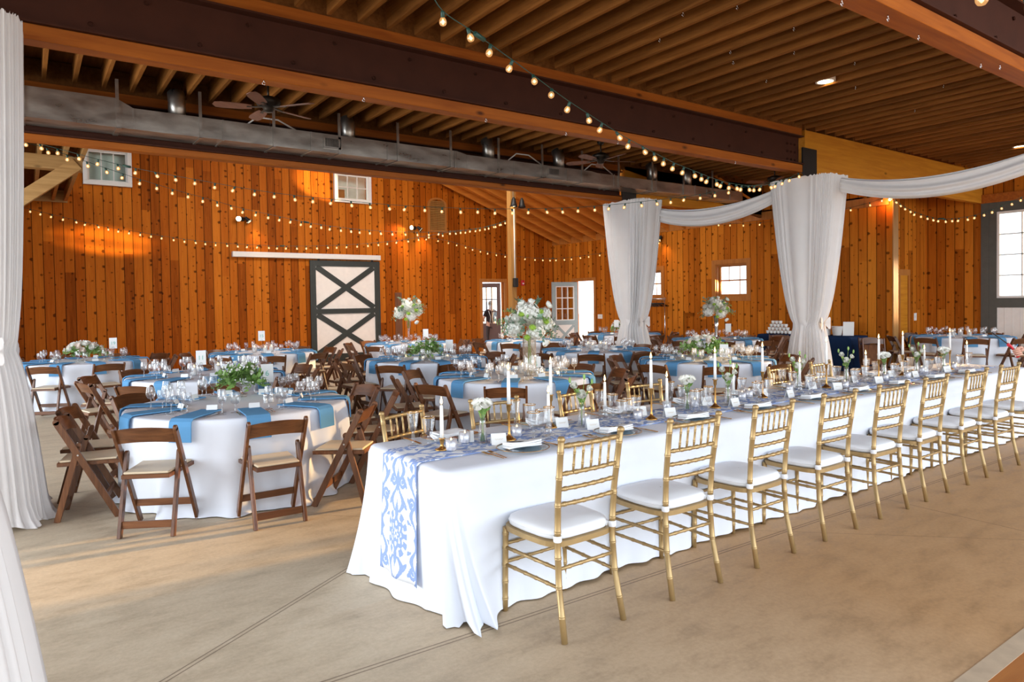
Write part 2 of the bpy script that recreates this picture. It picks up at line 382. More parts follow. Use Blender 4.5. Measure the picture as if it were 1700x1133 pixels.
# ------------------------------------------------------------------ room shell
YB, XR, XA, YA = 18.8, 15.23, 18.2, 7.87
def holed(mb, u0, u1, z0, z1, holes, put):
    us = sorted({u0, u1, *[h[0] for h in holes], *[h[1] for h in holes]})
    for a, b in zip(us, us[1:]):
        hs = sorted((h[2], h[3]) for h in holes if h[0] < (a + b) / 2 < h[1]); z = z0
        for h0, h1 in hs:
            if h0 > z: put(mb, a, b, z, h0)
            z = h1
        if z < z1: put(mb, a, b, z, z1)
struct('ground_outside', MB().box(-40, 70, -40, 70, -.12, -.06), M['ground'])
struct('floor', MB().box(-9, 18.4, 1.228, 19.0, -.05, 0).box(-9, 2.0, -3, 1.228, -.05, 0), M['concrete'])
struct('trim_1', MB().box(2.0, 18.4, 1.145, 1.228, -.05, .004), M['band'])
struct('floor_boards', MB().box(2.0, 18.4, -3, 1.145, -.05, .002), M['floorwood'])

mb = MB()
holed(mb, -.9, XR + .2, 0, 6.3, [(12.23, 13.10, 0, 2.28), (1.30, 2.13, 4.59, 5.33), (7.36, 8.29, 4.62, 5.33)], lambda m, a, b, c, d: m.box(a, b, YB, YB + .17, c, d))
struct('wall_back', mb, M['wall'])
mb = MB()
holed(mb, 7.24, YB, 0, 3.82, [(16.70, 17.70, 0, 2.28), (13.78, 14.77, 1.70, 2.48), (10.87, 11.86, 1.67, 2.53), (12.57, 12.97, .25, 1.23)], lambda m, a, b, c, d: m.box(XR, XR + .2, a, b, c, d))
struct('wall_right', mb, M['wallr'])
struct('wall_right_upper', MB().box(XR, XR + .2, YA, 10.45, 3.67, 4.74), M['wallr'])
mb = MB().add([(8, 10.42, 4.74), (XR + .2, 10.42, 3.6), (XR + .2, 10.42, 4.74), (8, 10.42, 6.4), (8, 10.48, 4.74), (XR + .2, 10.48, 3.6), (XR + .2, 10.48, 4.74), (8, 10.48, 6.4)], [(0, 1, 2, 3), (7, 6, 5, 4), (0, 4, 5, 1), (3, 2, 6, 7)]).box(-1, 8, 10.42, 10.48, 4.74, 6.36)
struct('wall_gable', mb, M['deck'])
struct('trim_2', MB().box(XR + .19, XR + .22, 12.5, 13.04, .2, 1.3), M['wall'])
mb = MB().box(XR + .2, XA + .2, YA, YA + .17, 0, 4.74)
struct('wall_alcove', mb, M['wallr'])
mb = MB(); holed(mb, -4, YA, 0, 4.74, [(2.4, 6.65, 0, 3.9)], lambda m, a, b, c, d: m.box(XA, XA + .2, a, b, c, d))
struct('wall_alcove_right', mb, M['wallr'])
mb = MB().box(-7, XA + .2, -1.5, 10.45, 4.74, 4.80)
struct('ceiling', mb, M['deck'])
struct('ceiling_upper', MB().box(-1, 8.2, 10.4, 19, 6.3, 6.36), M['deck'])
# joists: one object each
for i, x in enumerate([6.72 - .3215 * k for k in range(-36, 30)]):
    struct('ceiling_joist', MB().box(x - .021, x + .021, 2.68, 6.60, 4.475, 4.74), M['joist'])
    if x < XR and x > -1.5: struct('ceiling_joist', MB().box(x - .021, x + .021, 6.80, 10.39, 4.475, 4.74), M['joist'])

def beam(y0, y1, x0, xs, x1, zb, bolts=True, wh=.125):
    """timber and steel beam from x0 to xs, laminated timber on to x1"""
    r = sempty('ceiling_beam')
    MB().box(x0, xs + .06, y0, y1, zb, zb + wh).build('bottom_timber', M['beam'], r, .006)
    s = MB(); w = .035
    s.box(x0, xs, y0 + .07, y1 - .07, zb + wh, zb + .61)
    s.box(x0, xs, y0 - w, y1 + w, zb + wh + .002, zb + wh + .018).box(x0, xs, y0 - w, y1 + w, zb + .585, zb + .603)
    st = s.build('steel_channel', M['steel'], r)
    if bolts:
        k = 0; x = x0 + 1
        pts = []
        while x < xs - .8: pts.append((x, zb + (.5 if k % 2 else .23))); x += .42; k += 1
        pts += [(xs - .12 - .11 * i, zb + .2 + .13 * j) for i in range(3) for j in range(3)]
        b = MB()
        for x, z in pts: b.lathe([(.0001, -.012), (.017, -.008), (.02, .006)], 8).xf(Matrix.Translation((x, y0 + .062, z)) @ Matrix.Rotation(R(90), 4, 'X'), len(b.v) - 24)
        b.build('bolt_rows', M['steel'], st)
    MB().box(x0, xs, y0 + .01, y1 - .01, zb + .605, zb + .735).build('top_timber', M['beam'], r)
    MB().box(x0, xs + .1, y0 + .06, y0 + .10, zb + .735, 4.74).build('rim_board', M['deck'], r)
    if x1:
        MB().box(xs + .12, x1, y0 + .02, y1 - .02, zb, zb + .735).build('laminated_beam', M['glulam'], r, .006)
        g = MB().box(xs + .0, xs + .42, y0 - .012, y0 + .018, zb - .02, zb + .42).box(xs + .04, xs + .38, y0 - .014, y0 + .018, zb - .1, zb - .02)
        g.build('post_bracket', M['black'], r)
    return r
beam(6.607, 6.785, -3, 10.80, XA, 3.73)
beam(10.40, 10.58, -3, 10.30, XR, 3.705, True, .085)
beam(2.47, 2.67, -3, 15.5, None, 3.70)
# screw eyes under beams and joists
def screw_eye(x, y, z):
    m = MB(); m.tube([(0, 0, 0), (0, 0, -.02)], .004, 5); m.tube([(.014 * sin(a), 0, -.034 + .014 * cos(a)) for a in [2 * PI * k / 10 for k in range(11)]], .003, 5, False)
    return m.build('screw_eye', M['silver'], None, loc=(x, y, z))
eyes = [(x, 6.62, 3.73) for x in (1.9, 2.9, 4.4, 5.6, 6.5, 9.0)] + [(4.75, 2.6, 3.70), (5.3, 2.55, 3.7), (5.9, 2.6, 3.7), (7.1, 2.6, 3.7), (7.3, 2.52, 3.7)] + \
       [(6.72 - .3215 * k, y, 4.475) for k, y in ((6, 4.4), (4, 4.6), (3, 4.2), (3, 5.2), (0, 5.0), (0, 4.2), (-1, 5.2), (-2, 4.6), (-4, 5.4), (-5, 4.4), (-8, 4.9), (-11, 4.2), (-14, 5), (-17, 3.6))]
for i, (x, y, z) in enumerate(eyes):
    tag(screw_eye(x, y, z), 'small wire screw eye under a ceiling ' + ('beam' if z < 4 else 'joist'), 'hook', 'screw eyes in the ceiling timber')

# roof over the back room: slope rising from the right-hand eave
sl = (6.3 - 3.67) / (XR - 8.0)
def rz_(x): return 3.67 + (XR - x) * sl
struct('roof', MB().add([(8, 10.4, 6.32), (XR + .25, 10.4, rz_(XR + .25) + .2), (XR + .25, 19, rz_(XR + .25) + .2), (8, 19, 6.32), (8, 10.4, 6.38), (XR + .25, 10.4, rz_(XR + .25) + .26), (XR + .25, 19, rz_(XR + .25) + .26), (8, 19, 6.38)],
       [(0, 3, 2, 1), (4, 5, 6, 7), (0, 1, 5, 4), (1, 2, 6, 5), (2, 3, 7, 6), (3, 0, 4, 7)]), M['rafter'])
y = 11.0
while y < 18.9:
    struct('roof_rafter', MB().bar((8.0, y, rz_(8.0) + .04), (XR + .15, y, rz_(XR + .15) + .04), .05, .24, (0, 1, 0)), M['rafter']); y += .62
struct('trim_3', MB().box(XR - .03, XR, 7.3, YB, 3.58, 3.78), M['trimw'])
struct('added_end_board', MB().box(XR - .01, XR + .21, 7.215, 7.24, 0, 3.66), M['post'])  # pale board added so the sunlit wall end reads brighter
struct('roof_strut', MB().bar((9.0, 11.2, 4.18), (10.6, 11.2, 4.55), .12, .14, (0, 1, 0)), M['rafter'])
struct('timber_post', MB().box(9.81, 9.965, 13.74, 13.895, 0, 5.4), M['post'])
# low ceiling on the left, running to the back wall
struct('ceiling_left', MB().box(-3, .9, 10.6, YB, 4.32, 4.38), M['deck'])
for x in (-.95, -.55, -.12, .28, .62, .86): struct('ceiling_joist', MB().box(x - .03, x + .03, 10.6, YB, 4.08, 4.32), M['timber'])
struct('trim_4', MB().box(-.9, .9, YB - .05, YB, 4.05, 4.32), M['timber'])
struct('wall_left', MB().box(-1.05, -.9, 14.0, YB, 0, 4.3), M['wall'])
struct('header_beam', MB().box(-3, .86, 13.25, 13.45, 3.86, 4.08), M['timber'])
struct('timber_brace', MB().bar((.78, 13.30, 3.97), (-1.1, 13.30, 2.42), .16, .2, (0, 1, 0)), M['timber'])

# ------------------------------------------------------------------ windows and doors
def gridbars(mb, put, u0, u1, z0, z1, nu, nz, w=.022):
    for i in range(1, nu): u = u0 + (u1 - u0) * i / nu; put(mb, u - w / 2, u + w / 2, z0, z1)
    for j in range(1, nz): z = z0 + (z1 - z0) * j / nz; put(mb, u0, u1, z - w / 2, z + w / 2)
def framebars(mb, put, u0, u1, z0, z1, w):
    put(mb, u0, u1, z0, z0 + w); put(mb, u0, u1, z1 - w, z1); put(mb, u0, u0 + w, z0 + w, z1 - w); put(mb, u1 - w, u1, z0 + w, z1 - w)
for n, (u0, u1, z0, z1, nu, nz) in enumerate(((1.217, 2.217, 4.507, 5.40, 3, 1), (7.262, 8.377, 4.534, 5.42, 3, 2)), 1):
    w = sempty('window_%d' % n)
    P1 = lambda m, a, b, c, d: m.box(a, b, YB - .10, YB + .03, c, d)
    m = MB(); framebars(m, P1, u0, u1, z0, z1, .09); m.build('frame', M['white_paint'], w, .006)
    m = MB(); framebars(m, lambda m, a, b, c, d: m.box(a, b, YB - .04, YB + .02, c, d), u0 + .09, u1 - .09, z0 + .09, z1 - .09, .035)
    gridbars(m, lambda m, a, b, c, d: m.box(a, b, YB - .03, YB + .005, c, d), u0 + .12, u1 - .12, z0 + .12, z1 - .12, nu, nz)
    m.build('sash', M['white_paint'], w)
    MB().box(u0 + .1, u1 - .1, YB, YB + .006, z0 + .1, z1 - .1).build('pane', M['pane'], w)
    if n == 1: MB().box(u0 + .02, u1 - .02, YB + .18, YB + .19, z0, z1).build('blind', M['curtain'], w)
    else:
        MB().box(u0 + .0, u0 + .45, YB + .30, YB + .32, z0 - .1, z0 + .42).build('shelf_back', M['trimw'], w)
        MB().box(u0 - .2, u1 + .2, YB + .6, YB + .62, z0 - .2, z1 + .2).build('blind', M['curtain'], w)
for n, (u0, u1, z0, z1) in enumerate(((13.78, 14.77, 1.70, 2.48), (10.87, 11.86, 1.67, 2.53)), 3):
    w = sempty('window_%d' % n)
    m = MB(); framebars(m, lambda m, a, b, c, d: m.box(XR - .025, XR + .02, a, b, c, d), u0 - .11, u1 + .11, z0 - .12, z1 + .12, .12); m.build('casing', M['trimw'], w)
    m = MB(); framebars(m, lambda m, a, b, c, d: m.box(XR + .02, XR + .2, a, b, c, d), u0, u1, z0, z1, .03); m.build('jamb', M['trimw'], w)
    m = MB(); zm = (z0 + z1) / 2
    framebars(m, lambda m, a, b, c, d: m.box(XR + .13, XR + .17, a, b, c, d), u0 + .03, u1 - .03, z0 + .03, z1 - .03, .035)
    m.box(XR + .125, XR + .17, u0 + .03, u1 - .03, zm - .018, zm + .018)
    for k in (1, 2): a = u0 + (u1 - u0) * k / 3; m.box(XR + .14, XR + .16, a - .006, a + .006, z0 + .05, z1 - .05)
    m.build('sash', M['trimw'], w)
    MB().box(XR + .148, XR + .152, u0 + .05, u1 - .05, z0 + .05, z1 - .05).build('pane', M['pane'], w)
# sliding barn door on the back wall
d = sempty('door_1'); y1, y0 = YB - .06, YB - .10
x0, x1, z0, z1 = 6.50, 8.585, .02, 2.86
MB().box(x0 + .05, x1 - .05, y1, YB - .03, z0 + .04, z1 - .04).build('door_panel', M['panelw'], d)
S = .16
for a, b in ((x0, x0 + S), (x1 - S, x1)): MB().box(a, b, y0, y1 + .005, z0, z1).build('stile', M['dkgrey'], d)
zr = [(z0, z0 + .2), (1.36, 1.50), (z1 - .16, z1)]
for a, b in zr: MB().box(x0 + S, x1 - S, y0, y1 + .005, a, b).build('rail', M['dkgrey'], d)
for (a, b) in ((zr[0][1], zr[1][0]), (zr[1][1], zr[2][0])):
    for s in (0, 1):
        p, q = (x0 + S, (a, b)[s]), (x1 - S, (b, a)[s]); dx, dz = q[0] - p[0], q[1] - p[1]; L = math.hypot(dx, dz); h = .075
        MB().bar((p[0] + dx / L * .04, y1 - .012 - .002 * s, p[1] + dz / L * .04), (q[0] - dx / L * .04, y1 - .012 - .002 * s, q[1] - dz / L * .04), .034, 2 * h, (0, 1, 0)).build('brace', M['dkgrey'], d)
tk = thing('door_track', 'pale metal sliding door track on the back wall above the barn door', 'door track')
MB().box(4.46, 8.6, YB - .16, YB - .01, 2.90, 3.04).box(4.46, 8.6, YB - .17, YB - .155, 2.90, 2.915).build('rail_cover', M['white_paint'], tk, .01)
for x in (6.75, 8.35): MB().box(x - .03, x + .03, YB - .10, YB - .08, 2.84, 2.93).build('hanger', M['black'], tk)
# glazed sliding door in the right-hand alcove
d = sempty('door_2'); X0, X1 = XA - .02, XA + .06
for a, b in ((6.49, 6.65), (6.33, 6.487), (4.35, 4.5), (4.19, 4.345), (2.4, 2.5)): MB().box(X0, X1, a, b, 0, 3.72).build('stile', M['grey'], d)
for (a, b) in ((4.5, 6.33), (2.5, 4.19)):
    for c, e in ((0, .14), (1.31, 1.53), (3.5, 3.72)): MB().box(X0, X1, a, b, c, e).build('rail', M['grey'], d)
    m = MB().box(X0 + .02, X1 - .02, a, b, .14, 1.31); pn = m.build('lower_panel', M['panelw'], d)
    m = MB()
    for k in range(1, 12): yy = a + (b - a) * k / 12; m.box(X0 + .016, X0 + .021, yy - .004, yy + .004, .14, 1.31)
    m.build('groove_rows', M['white_paint'], pn)
    m = MB(); framebars(m, lambda m, p, q, c, e: m.box(X0 - .005, X1, p, q, c, e), a, b, 1.53, 3.5, .05)
    gridbars(m, lambda m, p, q, c, e: m.box(X0 + .01, X1 - .02, p, q, c, e), a + .05, b - .05, 1.58, 3.45, 4, 4, .025); m.build('sash', M['white_paint'], d)
    MB().box(X0 + .035, X0 + .04, a + .05, b - .05, 1.58, 3.45).build('pane', M['pane'], d)
MB().box(XA - .06, XA + .1, 2.3, 6.66, 3.72, 3.92).build('header', M['beam'], d)
# casing and door in the alcove wall
d = sempty('door_3')
MB().box(16.85, 17.22, YA - .03, YA, 0, 2.1).build('door_panel', M['glulam'], d)
MB().box(16.74, 17.32, YA - .05, YA, 2.1, 2.24).build('casing_head', M['trimw'], d)
MB().box(16.76, 16.84, YA - .05, YA, 0, 2.1).build('casing', M['trimw'], d)
MB().box(17.23, 17.31, YA - .05, YA, 0, 2.1).build('casing', M['trimw'], d)
# open outside door in the right-hand wall
d = sempty('door_4')
m = MB(); P = lambda m, a, b, c, e: m.box(XR - .025, XR + .03, a, b, c, e)
P(m, 16.60, 16.70, 0, 2.28); P(m, 17.70, 17.80, 0, 2.28); P(m, 16.60, 17.80, 2.28, 2.38); m.build('casing', M['trimw'], d)
leaf = bpy.data.objects.new('door_leaf', None); C.objects.link(leaf); leaf.parent = d; leaf.location = (XR + .12, 17.66, 0); leaf.rotation_euler = (0, 0, R(167))
L, h = .97, 2.26; P = lambda m, a, b, c, e: m.box(a, b, -.022, .022, c, e)
m = MB(); P(m, 0, .14, .02, h); P(m, L - .14, L, .02, h); P(m, .14, L - .14, .02, .16); P(m, .14, L - .14, .82, .97); P(m, .14, L - .14, h - .14, h); m.build('leaf_frame', M['greyl'], leaf)
m = MB(); framebars(m, P, .14, L - .14, .97, h - .14, .03); gridbars(m, P, .17, L - .17, 1.0, h - .17, 3, 3, .03); m.build('muntins', M['white_paint'], leaf)
MB().box(.15, L - .15, -.004, .004, .98, h - .15).build('pane', M['pane'], leaf)
MB().box(.14, L - .14, -.008, .008, .16, .82).build('lower_panel', M['white_paint'], leaf)
m = MB(); m.bar((.16, 0, .18), (L - .16, 0, .80), .032, .09, (0, 1, 0)); m.bar((.16, 0, .80), (L - .16, 0, .18), .030, .09, (0, 1, 0)); m.build('cross_brace', M['greyl'], leaf)
# doorway in the back wall, with a glazed door standing open beyond it
d = sempty('door_5')
m = MB(); P = lambda m, a, b, c, e: m.box(a, b, YB - .03, YB + .02, c, e)
P(m, 12.13, 12.23, 0, 2.28); P(m, 13.10, 13.20, 0, 2.28); P(m, 12.13, 13.20, 2.28, 2.39); m.build('casing', M['trimw'], d)
leaf = bpy.data.objects.new('door_leaf', None); C.objects.link(leaf); leaf.parent = d; leaf.location = (13.08, YB + .2, 0); leaf.rotation_euler = (0, 0, R(118))
P = lambda m, a, b, c, e: m.box(a, b, -.022, .022, c, e); L = .85
m = MB(); P(m, 0, .12, .02, h); P(m, L - .12, L, .02, h); P(m, .12, L - .12, .02, .9); P(m, .12, L - .12, h - .14, h); gridbars(m, P, .12, L - .12, .9, h - .14, 3, 3, .03); m.build('leaf_frame', plain('dark_red_brown_paint', (.09, .035, .022), .5), leaf)
MB().box(.12, L - .12, -.004, .004, .9, h - .14).build('pane', M['pane'], leaf)
struct('trim_5', MB().box(12.75, 12.95, 21.3, 21.5, 0, 3).box(11.6, 12.3, 21.4, 21.5, 0, 3), M['glulam'])
# louvre, dark board, switches
lv = thing('wall_louvre', 'arched wooden louvre high on the back wall under the roof slope', 'louvre')
m = MB(); n = 12; cx, r = 10.59, .33
arch = [(r * cos(PI * k / n), 4.68 + .22 * sin(PI * k / n)) for k in range(n + 1)]
outl = [(r, 3.84)] + arch + [(-r, 3.84)]; inn = [(p * .82, q if q < 4 else 4.68 + (q - 4.68) * .75) for p, q in outl]; inn[0] = (r * .82, 3.88); inn[-1] = (-r * .82, 3.88)
for i in range(len(outl)):
    j = (i + 1) % len(outl); v = []
    for yy in (YB - .05, YB): v += [(cx + outl[i][0], yy, outl[i][1]), (cx + outl[j][0], yy, outl[j][1]), (cx + inn[j][0], yy, inn[j][1]), (cx + inn[i][0], yy, inn[i][1])]
    m.add(v, [(0, 1, 2, 3), (7, 6, 5, 4), (0, 4, 5, 1), (2, 6, 7, 3)])
m.build('frame', M['trimw'], lv)
m = MB(); z = 3.9
while z < 4.82:
    w = .27 if z < 4.68 else .27 * math.sqrt(max(.05, 1 - ((z - 4.68) / .2) ** 2)); m.bar((cx - w, YB - .025, z), (cx + w, YB - .025, z), .045, .03, (0, 1, .6)); z += .055
m.build('slats', M['post'], lv)
tag(MB().box(9.10, 9.32, YB - .03, YB, .3, 1.95).build('wall_board', M['walnut'], None), 'narrow dark red-brown board fixed upright on the back wall', 'board')
def plate(loc, rz, w, h, label):
    o = thing('switch_plate', label, 'light switch', loc, rz)
    MB().box(-w / 2, w / 2, -.008, 0, -h / 2, h / 2).build('plate', M['card'], o, .002); MB().box(-.012, .012, -.014, -.008, -.025, .025).build('toggle', M['white_paint'], o)
plate((17.67, YA, 1.1), 0, .13, .18, 'white switch plate on the boards of the right-hand alcove')
plate((XR, 16.42, 1.1), R(-90), .22, .14, 'pale switch plate beside the bright outside door')
al = thing('fire_alarm', 'small red fire alarm box on the back wall right of the post', 'fire alarm', (13.87, YB, 2.26))
MB().box(-.06, .06, -.05, 0, -.09, .09).build('box', M['red'], al, .006); MB().ball((0, -.055, -.02), .03).build('strobe', M['card'], al)

# ------------------------------------------------------------------ chairs
def ringed(pts, r, marks, k=1.22, w=.006):
    """a turned bamboo-style rod: radius r with raised double rings at the given fractions"""
    pts = [Vector(p) for p in pts]; seg = [(b - a).length for a, b in zip(pts, pts[1:])]; L = sum(seg)
    def pt(s):
        for a, b, l in zip(pts, pts[1:], seg):
            if s <= l + 1e-9: return a + (b - a) * (s / l)
            s -= l
        return pts[-1]
    st = [(0, r), (L, r)]; acc = 0
    for l in seg[:-1]: acc += l; st.append((acc, r))
    for mk in marks:
        c = mk * L
        st += [(c - 1.6 * w, r), (c - w, r * k), (c - .15 * w, r * k), (c, r), (c + .15 * w, r * k), (c + w, r * k), (c + 1.6 * w, r)]
    st.sort(); return [pt(max(0, min(L, s))) for s, _ in st], [q for _, q in st]
def rod(name, pts, r, marks, parent, n=8):
    p, q = ringed(pts, r, marks, 1.11 if r > .012 else 1.2); m = MB().tube(p, q, n); return m.build(name, M['gold'], parent)
def rrect(hx, hy, e=4, n=28, fx=None):
    o = []
    for k in range(n):
        a = 2 * PI * k / n; c, s = cos(a), sin(a)
        x = hx * math.copysign(abs(c) ** (2 / e), c); y = hy * math.copysign(abs(s) ** (2 / e), s)
        if fx: x *= fx(y)
        o.append((x, y))
    return o
def make_chiavari():
    t = thing('chiavari_chair', 'gold', 'chair')
    g = M['gold']
    for s in (-1, 1):
        rod('rear_leg', [(s * .196, -.262, 0), (s * .186, -.215, .24), (s * .181, -.203, .44), (s * .186, -.216, .66), (s * .196, -.258, .965)], .0155, [.12, .26, .40, .53, .66, .80, .93], t)
        lg = KID = t
        MB().lathe([(.0001, .975), (.014, .972), (.019, .962), (.019, .952), (.013, .948)], 10, (s * .1965, -.2585, 0)).build('finial', g, t)
        rod('front_leg', [(s * .205, .195, 0), (s * .20, .185, .44)], .0155, [.15, .35, .55, .75, .92], t)
    for z, yy in ((.925, -.252), (.79, -.234), (.715, -.2235), (.64, -.2165)):
        rod('back_rail', [(-.185, yy, z), (-.06, yy - .010, z), (.06, yy - .010, z), (.185, yy, z)], .0105 if z < .9 else .012, [.1, .26, .42, .58, .74, .9], t)
    for k in range(5):
        x = (-2 + k) * .057; rod('spindle', [(x, -.245, .79), (x, -.262, .925)], .0062, [.28, .72], t, 6)
    m = MB(); sh = lambda y: 1.0 if y > 0 else 1 + y * .28
    po = rrect(.225, .215, 5, 32, sh); pi_ = rrect(.18, .17, 5, 32, sh)
    v = [(x, y, z) for P_ in (po, pi_) for z in (.432, .458) for x, y in P_]; n = 32
    f = []
    for k in range(n):
        j = (k + 1) % n; f += [(k, j, n + j, n + k), (2 * n + j, 2 * n + k, 3 * n + k, 3 * n + j), (n + k, n + j, 3 * n + j, 3 * n + k), (j, k, 2 * n + k, 2 * n + j)]
    m.add(v, f); m.build('seat_frame', g, t)
    m = MB(); prof = [(.93, .459), (1.0, .466), (1.01, .485), (.985, .503), (.9, .511), (.6, .518), (.02, .521)]
    m.grid(lambda u, w: (lambda i: (rrect(.212, .203, 4.5, 32, sh)[int(round(u * 32)) % 32][0] * prof[i][0], rrect(.212, .203, 4.5, 32, sh)[int(round(u * 32)) % 32][1] * prof[i][0], prof[i][1]))(int(round(w * 6))), 32, 6, True)
    cu = m.build('cushion', M['cushion'], t)
    m = MB(); m.tube([(p[0] * .214, p[1] * .205, .485) for p in [(q[0] / .212, q[1] / .203) for q in rrect(.212, .203, 4.5, 32, sh) + rrect(.212, .203, 4.5, 32, sh)[:1]]], .003, 5, False); m.build('piping', M['cushion'], cu)
    for s in (-1, 1):
        MB().lathe([(.0185, .462), (.0205, .466), (.0205, .488), (.0185, .492)], 10, (s * .182, -.205, 0)).bar((s * .165, -.19, .477), (s * .14, -.15, .487), .006, .024).build('strap', M['cushion'], cu)
    for s in (-1, 1):
        for z in (.335, .245): rod('side_stretcher', [(s * .203, .19, z), (s * .186, -.213, z)], .009, [.2, .4, .6, .8], t)
    for z in (.35, .255): rod('front_stretcher', [(-.203, .19, z), (.203, .19, z)], .009, [.2, .4, .6, .8], t)
    rod('rear_stretcher', [(-.185, -.208, .33), (.185, -.208, .33)], .009, [.2, .4, .6, .8], t)
    return Proto(t)

def make_folding(folded=False):
    t = thing('folding_chair', 'wood', 'chair')
    wd, wx = M['walnut'], M['walnutx']
    k = .16 if folded else 1.0
    def LP(z): return .205 * k - (.40 * k) * z / .775        # long leg centre line
    def SP(z): return -.205 * k + (.155 * k) * z / .58
    if folded: SP = lambda z: -.02 + .03 * z
    for s in (-1, 1):
        x = s * .205
        m = MB(); m.bar((x, LP(0), 0), (x, LP(.76), .76), .022, .047, (1, 0, 0))
        m.tube([(x - .011, LP(.757), .757), (x + .011, LP(.757), .757)], .0235, 12, True, False)
        m.build('long_leg', wd, t, .0025)
        x = s * .178
        m = MB(); m.bar((x, SP(0), 0), (x, SP(.565), .565), .024, .042, (1, 0, 0)); m.tube([(x - .012, SP(.565), .565), (x + .012, SP(.565), .565)], .021, 12, True, False)
        lg = m.build('rear_leg', wd, t, .0025)
        MB().tube([(s * .214, LP(.50), .50), (s * .221, LP(.50), .50)], .007, 8).build('bolt_head', M['silver'], lg)
    # curved back board
    def bb(u, w):
        a = (u - .5) * 2; x = a * .196; dip = -.030 * (1 - a * a) * (1 if not folded else .5)
        zt = .752 + .020 * (1 - a * a); zb = .648 + .016 * (1 - a * a)
        i = int(round(w * 4)) % 4; z = zt if i in (1, 2) else zb; y = LP(z) + dip + (.008 if i in (2, 3) else -.008)
        return (x, y, z)
    m = MB(); m.grid(bb, 14, 4, smooth=False); e = len(m.v)
    m.f += [tuple((j * 15) for j in range(4)), tuple(j * 15 + 14 for j in (3, 2, 1, 0))]; m.sm += [False, False]
    m.build('backrest', wx, t)
    MB().box(-.165, .165, SP(.09) - .01, SP(.09) + .01, .062, .112).build('rear_stretcher', wx, t, .002)
    MB().box(-.194, .194, LP(.16) - .01, LP(.16) + .01, .135, .185).build('front_stretcher', wx, t, .002)
    m = MB(); tr = [(-.16, -.20), (.16, -.20), (.192, .215), (-.192, .215)]; inn = [(-.15, -.185), (.15, -.185), (.178, .195), (-.178, .195)]
    if folded:
        A = Matrix.Translation((0, .012, .43)) @ Matrix.Rotation(R(82), 4, 'X')
        m.prism(tr, -.012, .014).xf(A); m.build('seat_frame', wd, t); MB().prism(inn, -.022, -.012).xf(A).build('seat_pad', M['cream'], t, .004)
    else:
        m.prism(tr, .412, .441); m.build('seat_frame', wx, t, .003)
        MB().prism(inn, .441, .457).build('seat_pad', M['cream'], t, .005)
    return Proto(t)
chiavari = make_chiavari(); fold = make_folding(); folded = make_folding(True)

ORD = ['first', 'second', 'third', 'fourth', 'fifth', 'sixth', 'seventh', 'eighth', 'ninth', 'tenth', 'eleventh', 'twelfth']
for i, x in enumerate((2.011, 2.776, 3.501, 4.249, 4.989, 5.674, 6.442, 7.17, 7.90)):
    chiavari.put((x + .196, 2.45 + .262, 0), R((1.5, -1, 1, 0, -1.5, 1, 0, -1, 1)[i]), 'gold chair with white cushion, %s from the runner end, near side of long table' % ORD[i], 'gold chairs along the long table')
for i, (x, a) in enumerate(((2.08, 200), (2.70, 174), (3.52, 188), (4.24, 177), (6.20, 181), (6.95, 180))):
    fc = chiavari.put((x, 4.06 - .245, 0), R(a), 'gold chair showing its back, %s from the runner end, far side of long table' % ORD[i], 'gold chairs along the long table'); fc.scale = (.95, .95, .95)

# ------------------------------------------------------------------ table linen and tableware
def sweep(path, w, th, parent=None):
    """a flat strip of width w and thickness th following path [(r, z)] in the local xz plane"""
    m = MB(); n = len(path); v = []
    for i, (x, z) in enumerate(path):
        a = path[max(0, i - 1)]; b = path[min(n - 1, i + 1)]; d = Vector((b[0] - a[0], b[1] - a[1])).normalized(); nx, nz = -d.y, d.x
        for s in (-1, 1):
            for o in (0, 1): v.append((x + nx * th * o, s * w / 2, z + nz * th * o))
    f = []
    for i in range(n - 1):
        a, b = 4 * i, 4 * i + 4; f += [(a, a + 2, b + 2, b), (a + 1, b + 1, b + 3, a + 3), (a, b, b + 1, a + 1), (a + 2, a + 3, b + 3, b + 2)]
    f += [(0, 1, 3, 2), (4 * n - 4, 4 * n - 2, 4 * n - 1, 4 * n - 3)]
    m.add(v, f, False); return m
RT_, HT = .915, .745
def make_round_cloth(seed, far=False):
    rnd = random.Random(seed); ph = [rnd.uniform(0, 6.28) for _ in range(5)]
    NU, NV = (150, 22) if not far else (96, 12)
    fr = [0.0, .5, .92, .965, .99, 1.0]
    def fn(u, w):
        a = 2 * PI * u; i = w * NV
        if i <= 5: q = fr[int(round(i))]; return (RT_ * q * cos(a), RT_ * q * sin(a), HT - (.0 if q < .98 else (.003 if q < 1 else .012)))
        t = (i - 5) / (NV - 5)
        rip = (.55 * sin(13 * a + ph[0] + .8 * sin(3 * a + ph[1])) + .3 * sin(22 * a + ph[2]) + .25 * sin(7 * a + ph[3]))
        r = RT_ + .012 * min(1, t * 6) - .012 * t + rip * .052 * t ** .6 + (.035 * max(0, (t - .93) / .07) * (1 + rip))
        return (r * cos(a), r * sin(a), HT - .012 - (HT - .02) * t)
    m = MB(); m.grid(fn, NU, NV, True); return m
def build_round(name, label, c, seed, far=False):
    t = thing('round_table', 'round folding table hidden under white linen, ' + label, 'table', (*c, 0), 0, 'round banquet tables')
    MB().lathe([(.0001, .715), (.88, .715), (.89, .72), (.89, .735), (.88, .74), (.0001, .74)], 40).build('tabletop', M['walnutx'], t)
    for k in range(4): a = PI / 4 + k * PI / 2; MB().tube([(.5 * cos(a), .5 * sin(a), 0), (.5 * cos(a), .5 * sin(a), .715)], .016, 8).build('leg', M['black'], t)
    cl = make_round_cloth(seed, far).build('tablecloth', M['white'], None, loc=(*c, 0))
    tag(cl, 'white floor-length cloth on the ' + label, 'tablecloth', 'white round tablecloths'); return t

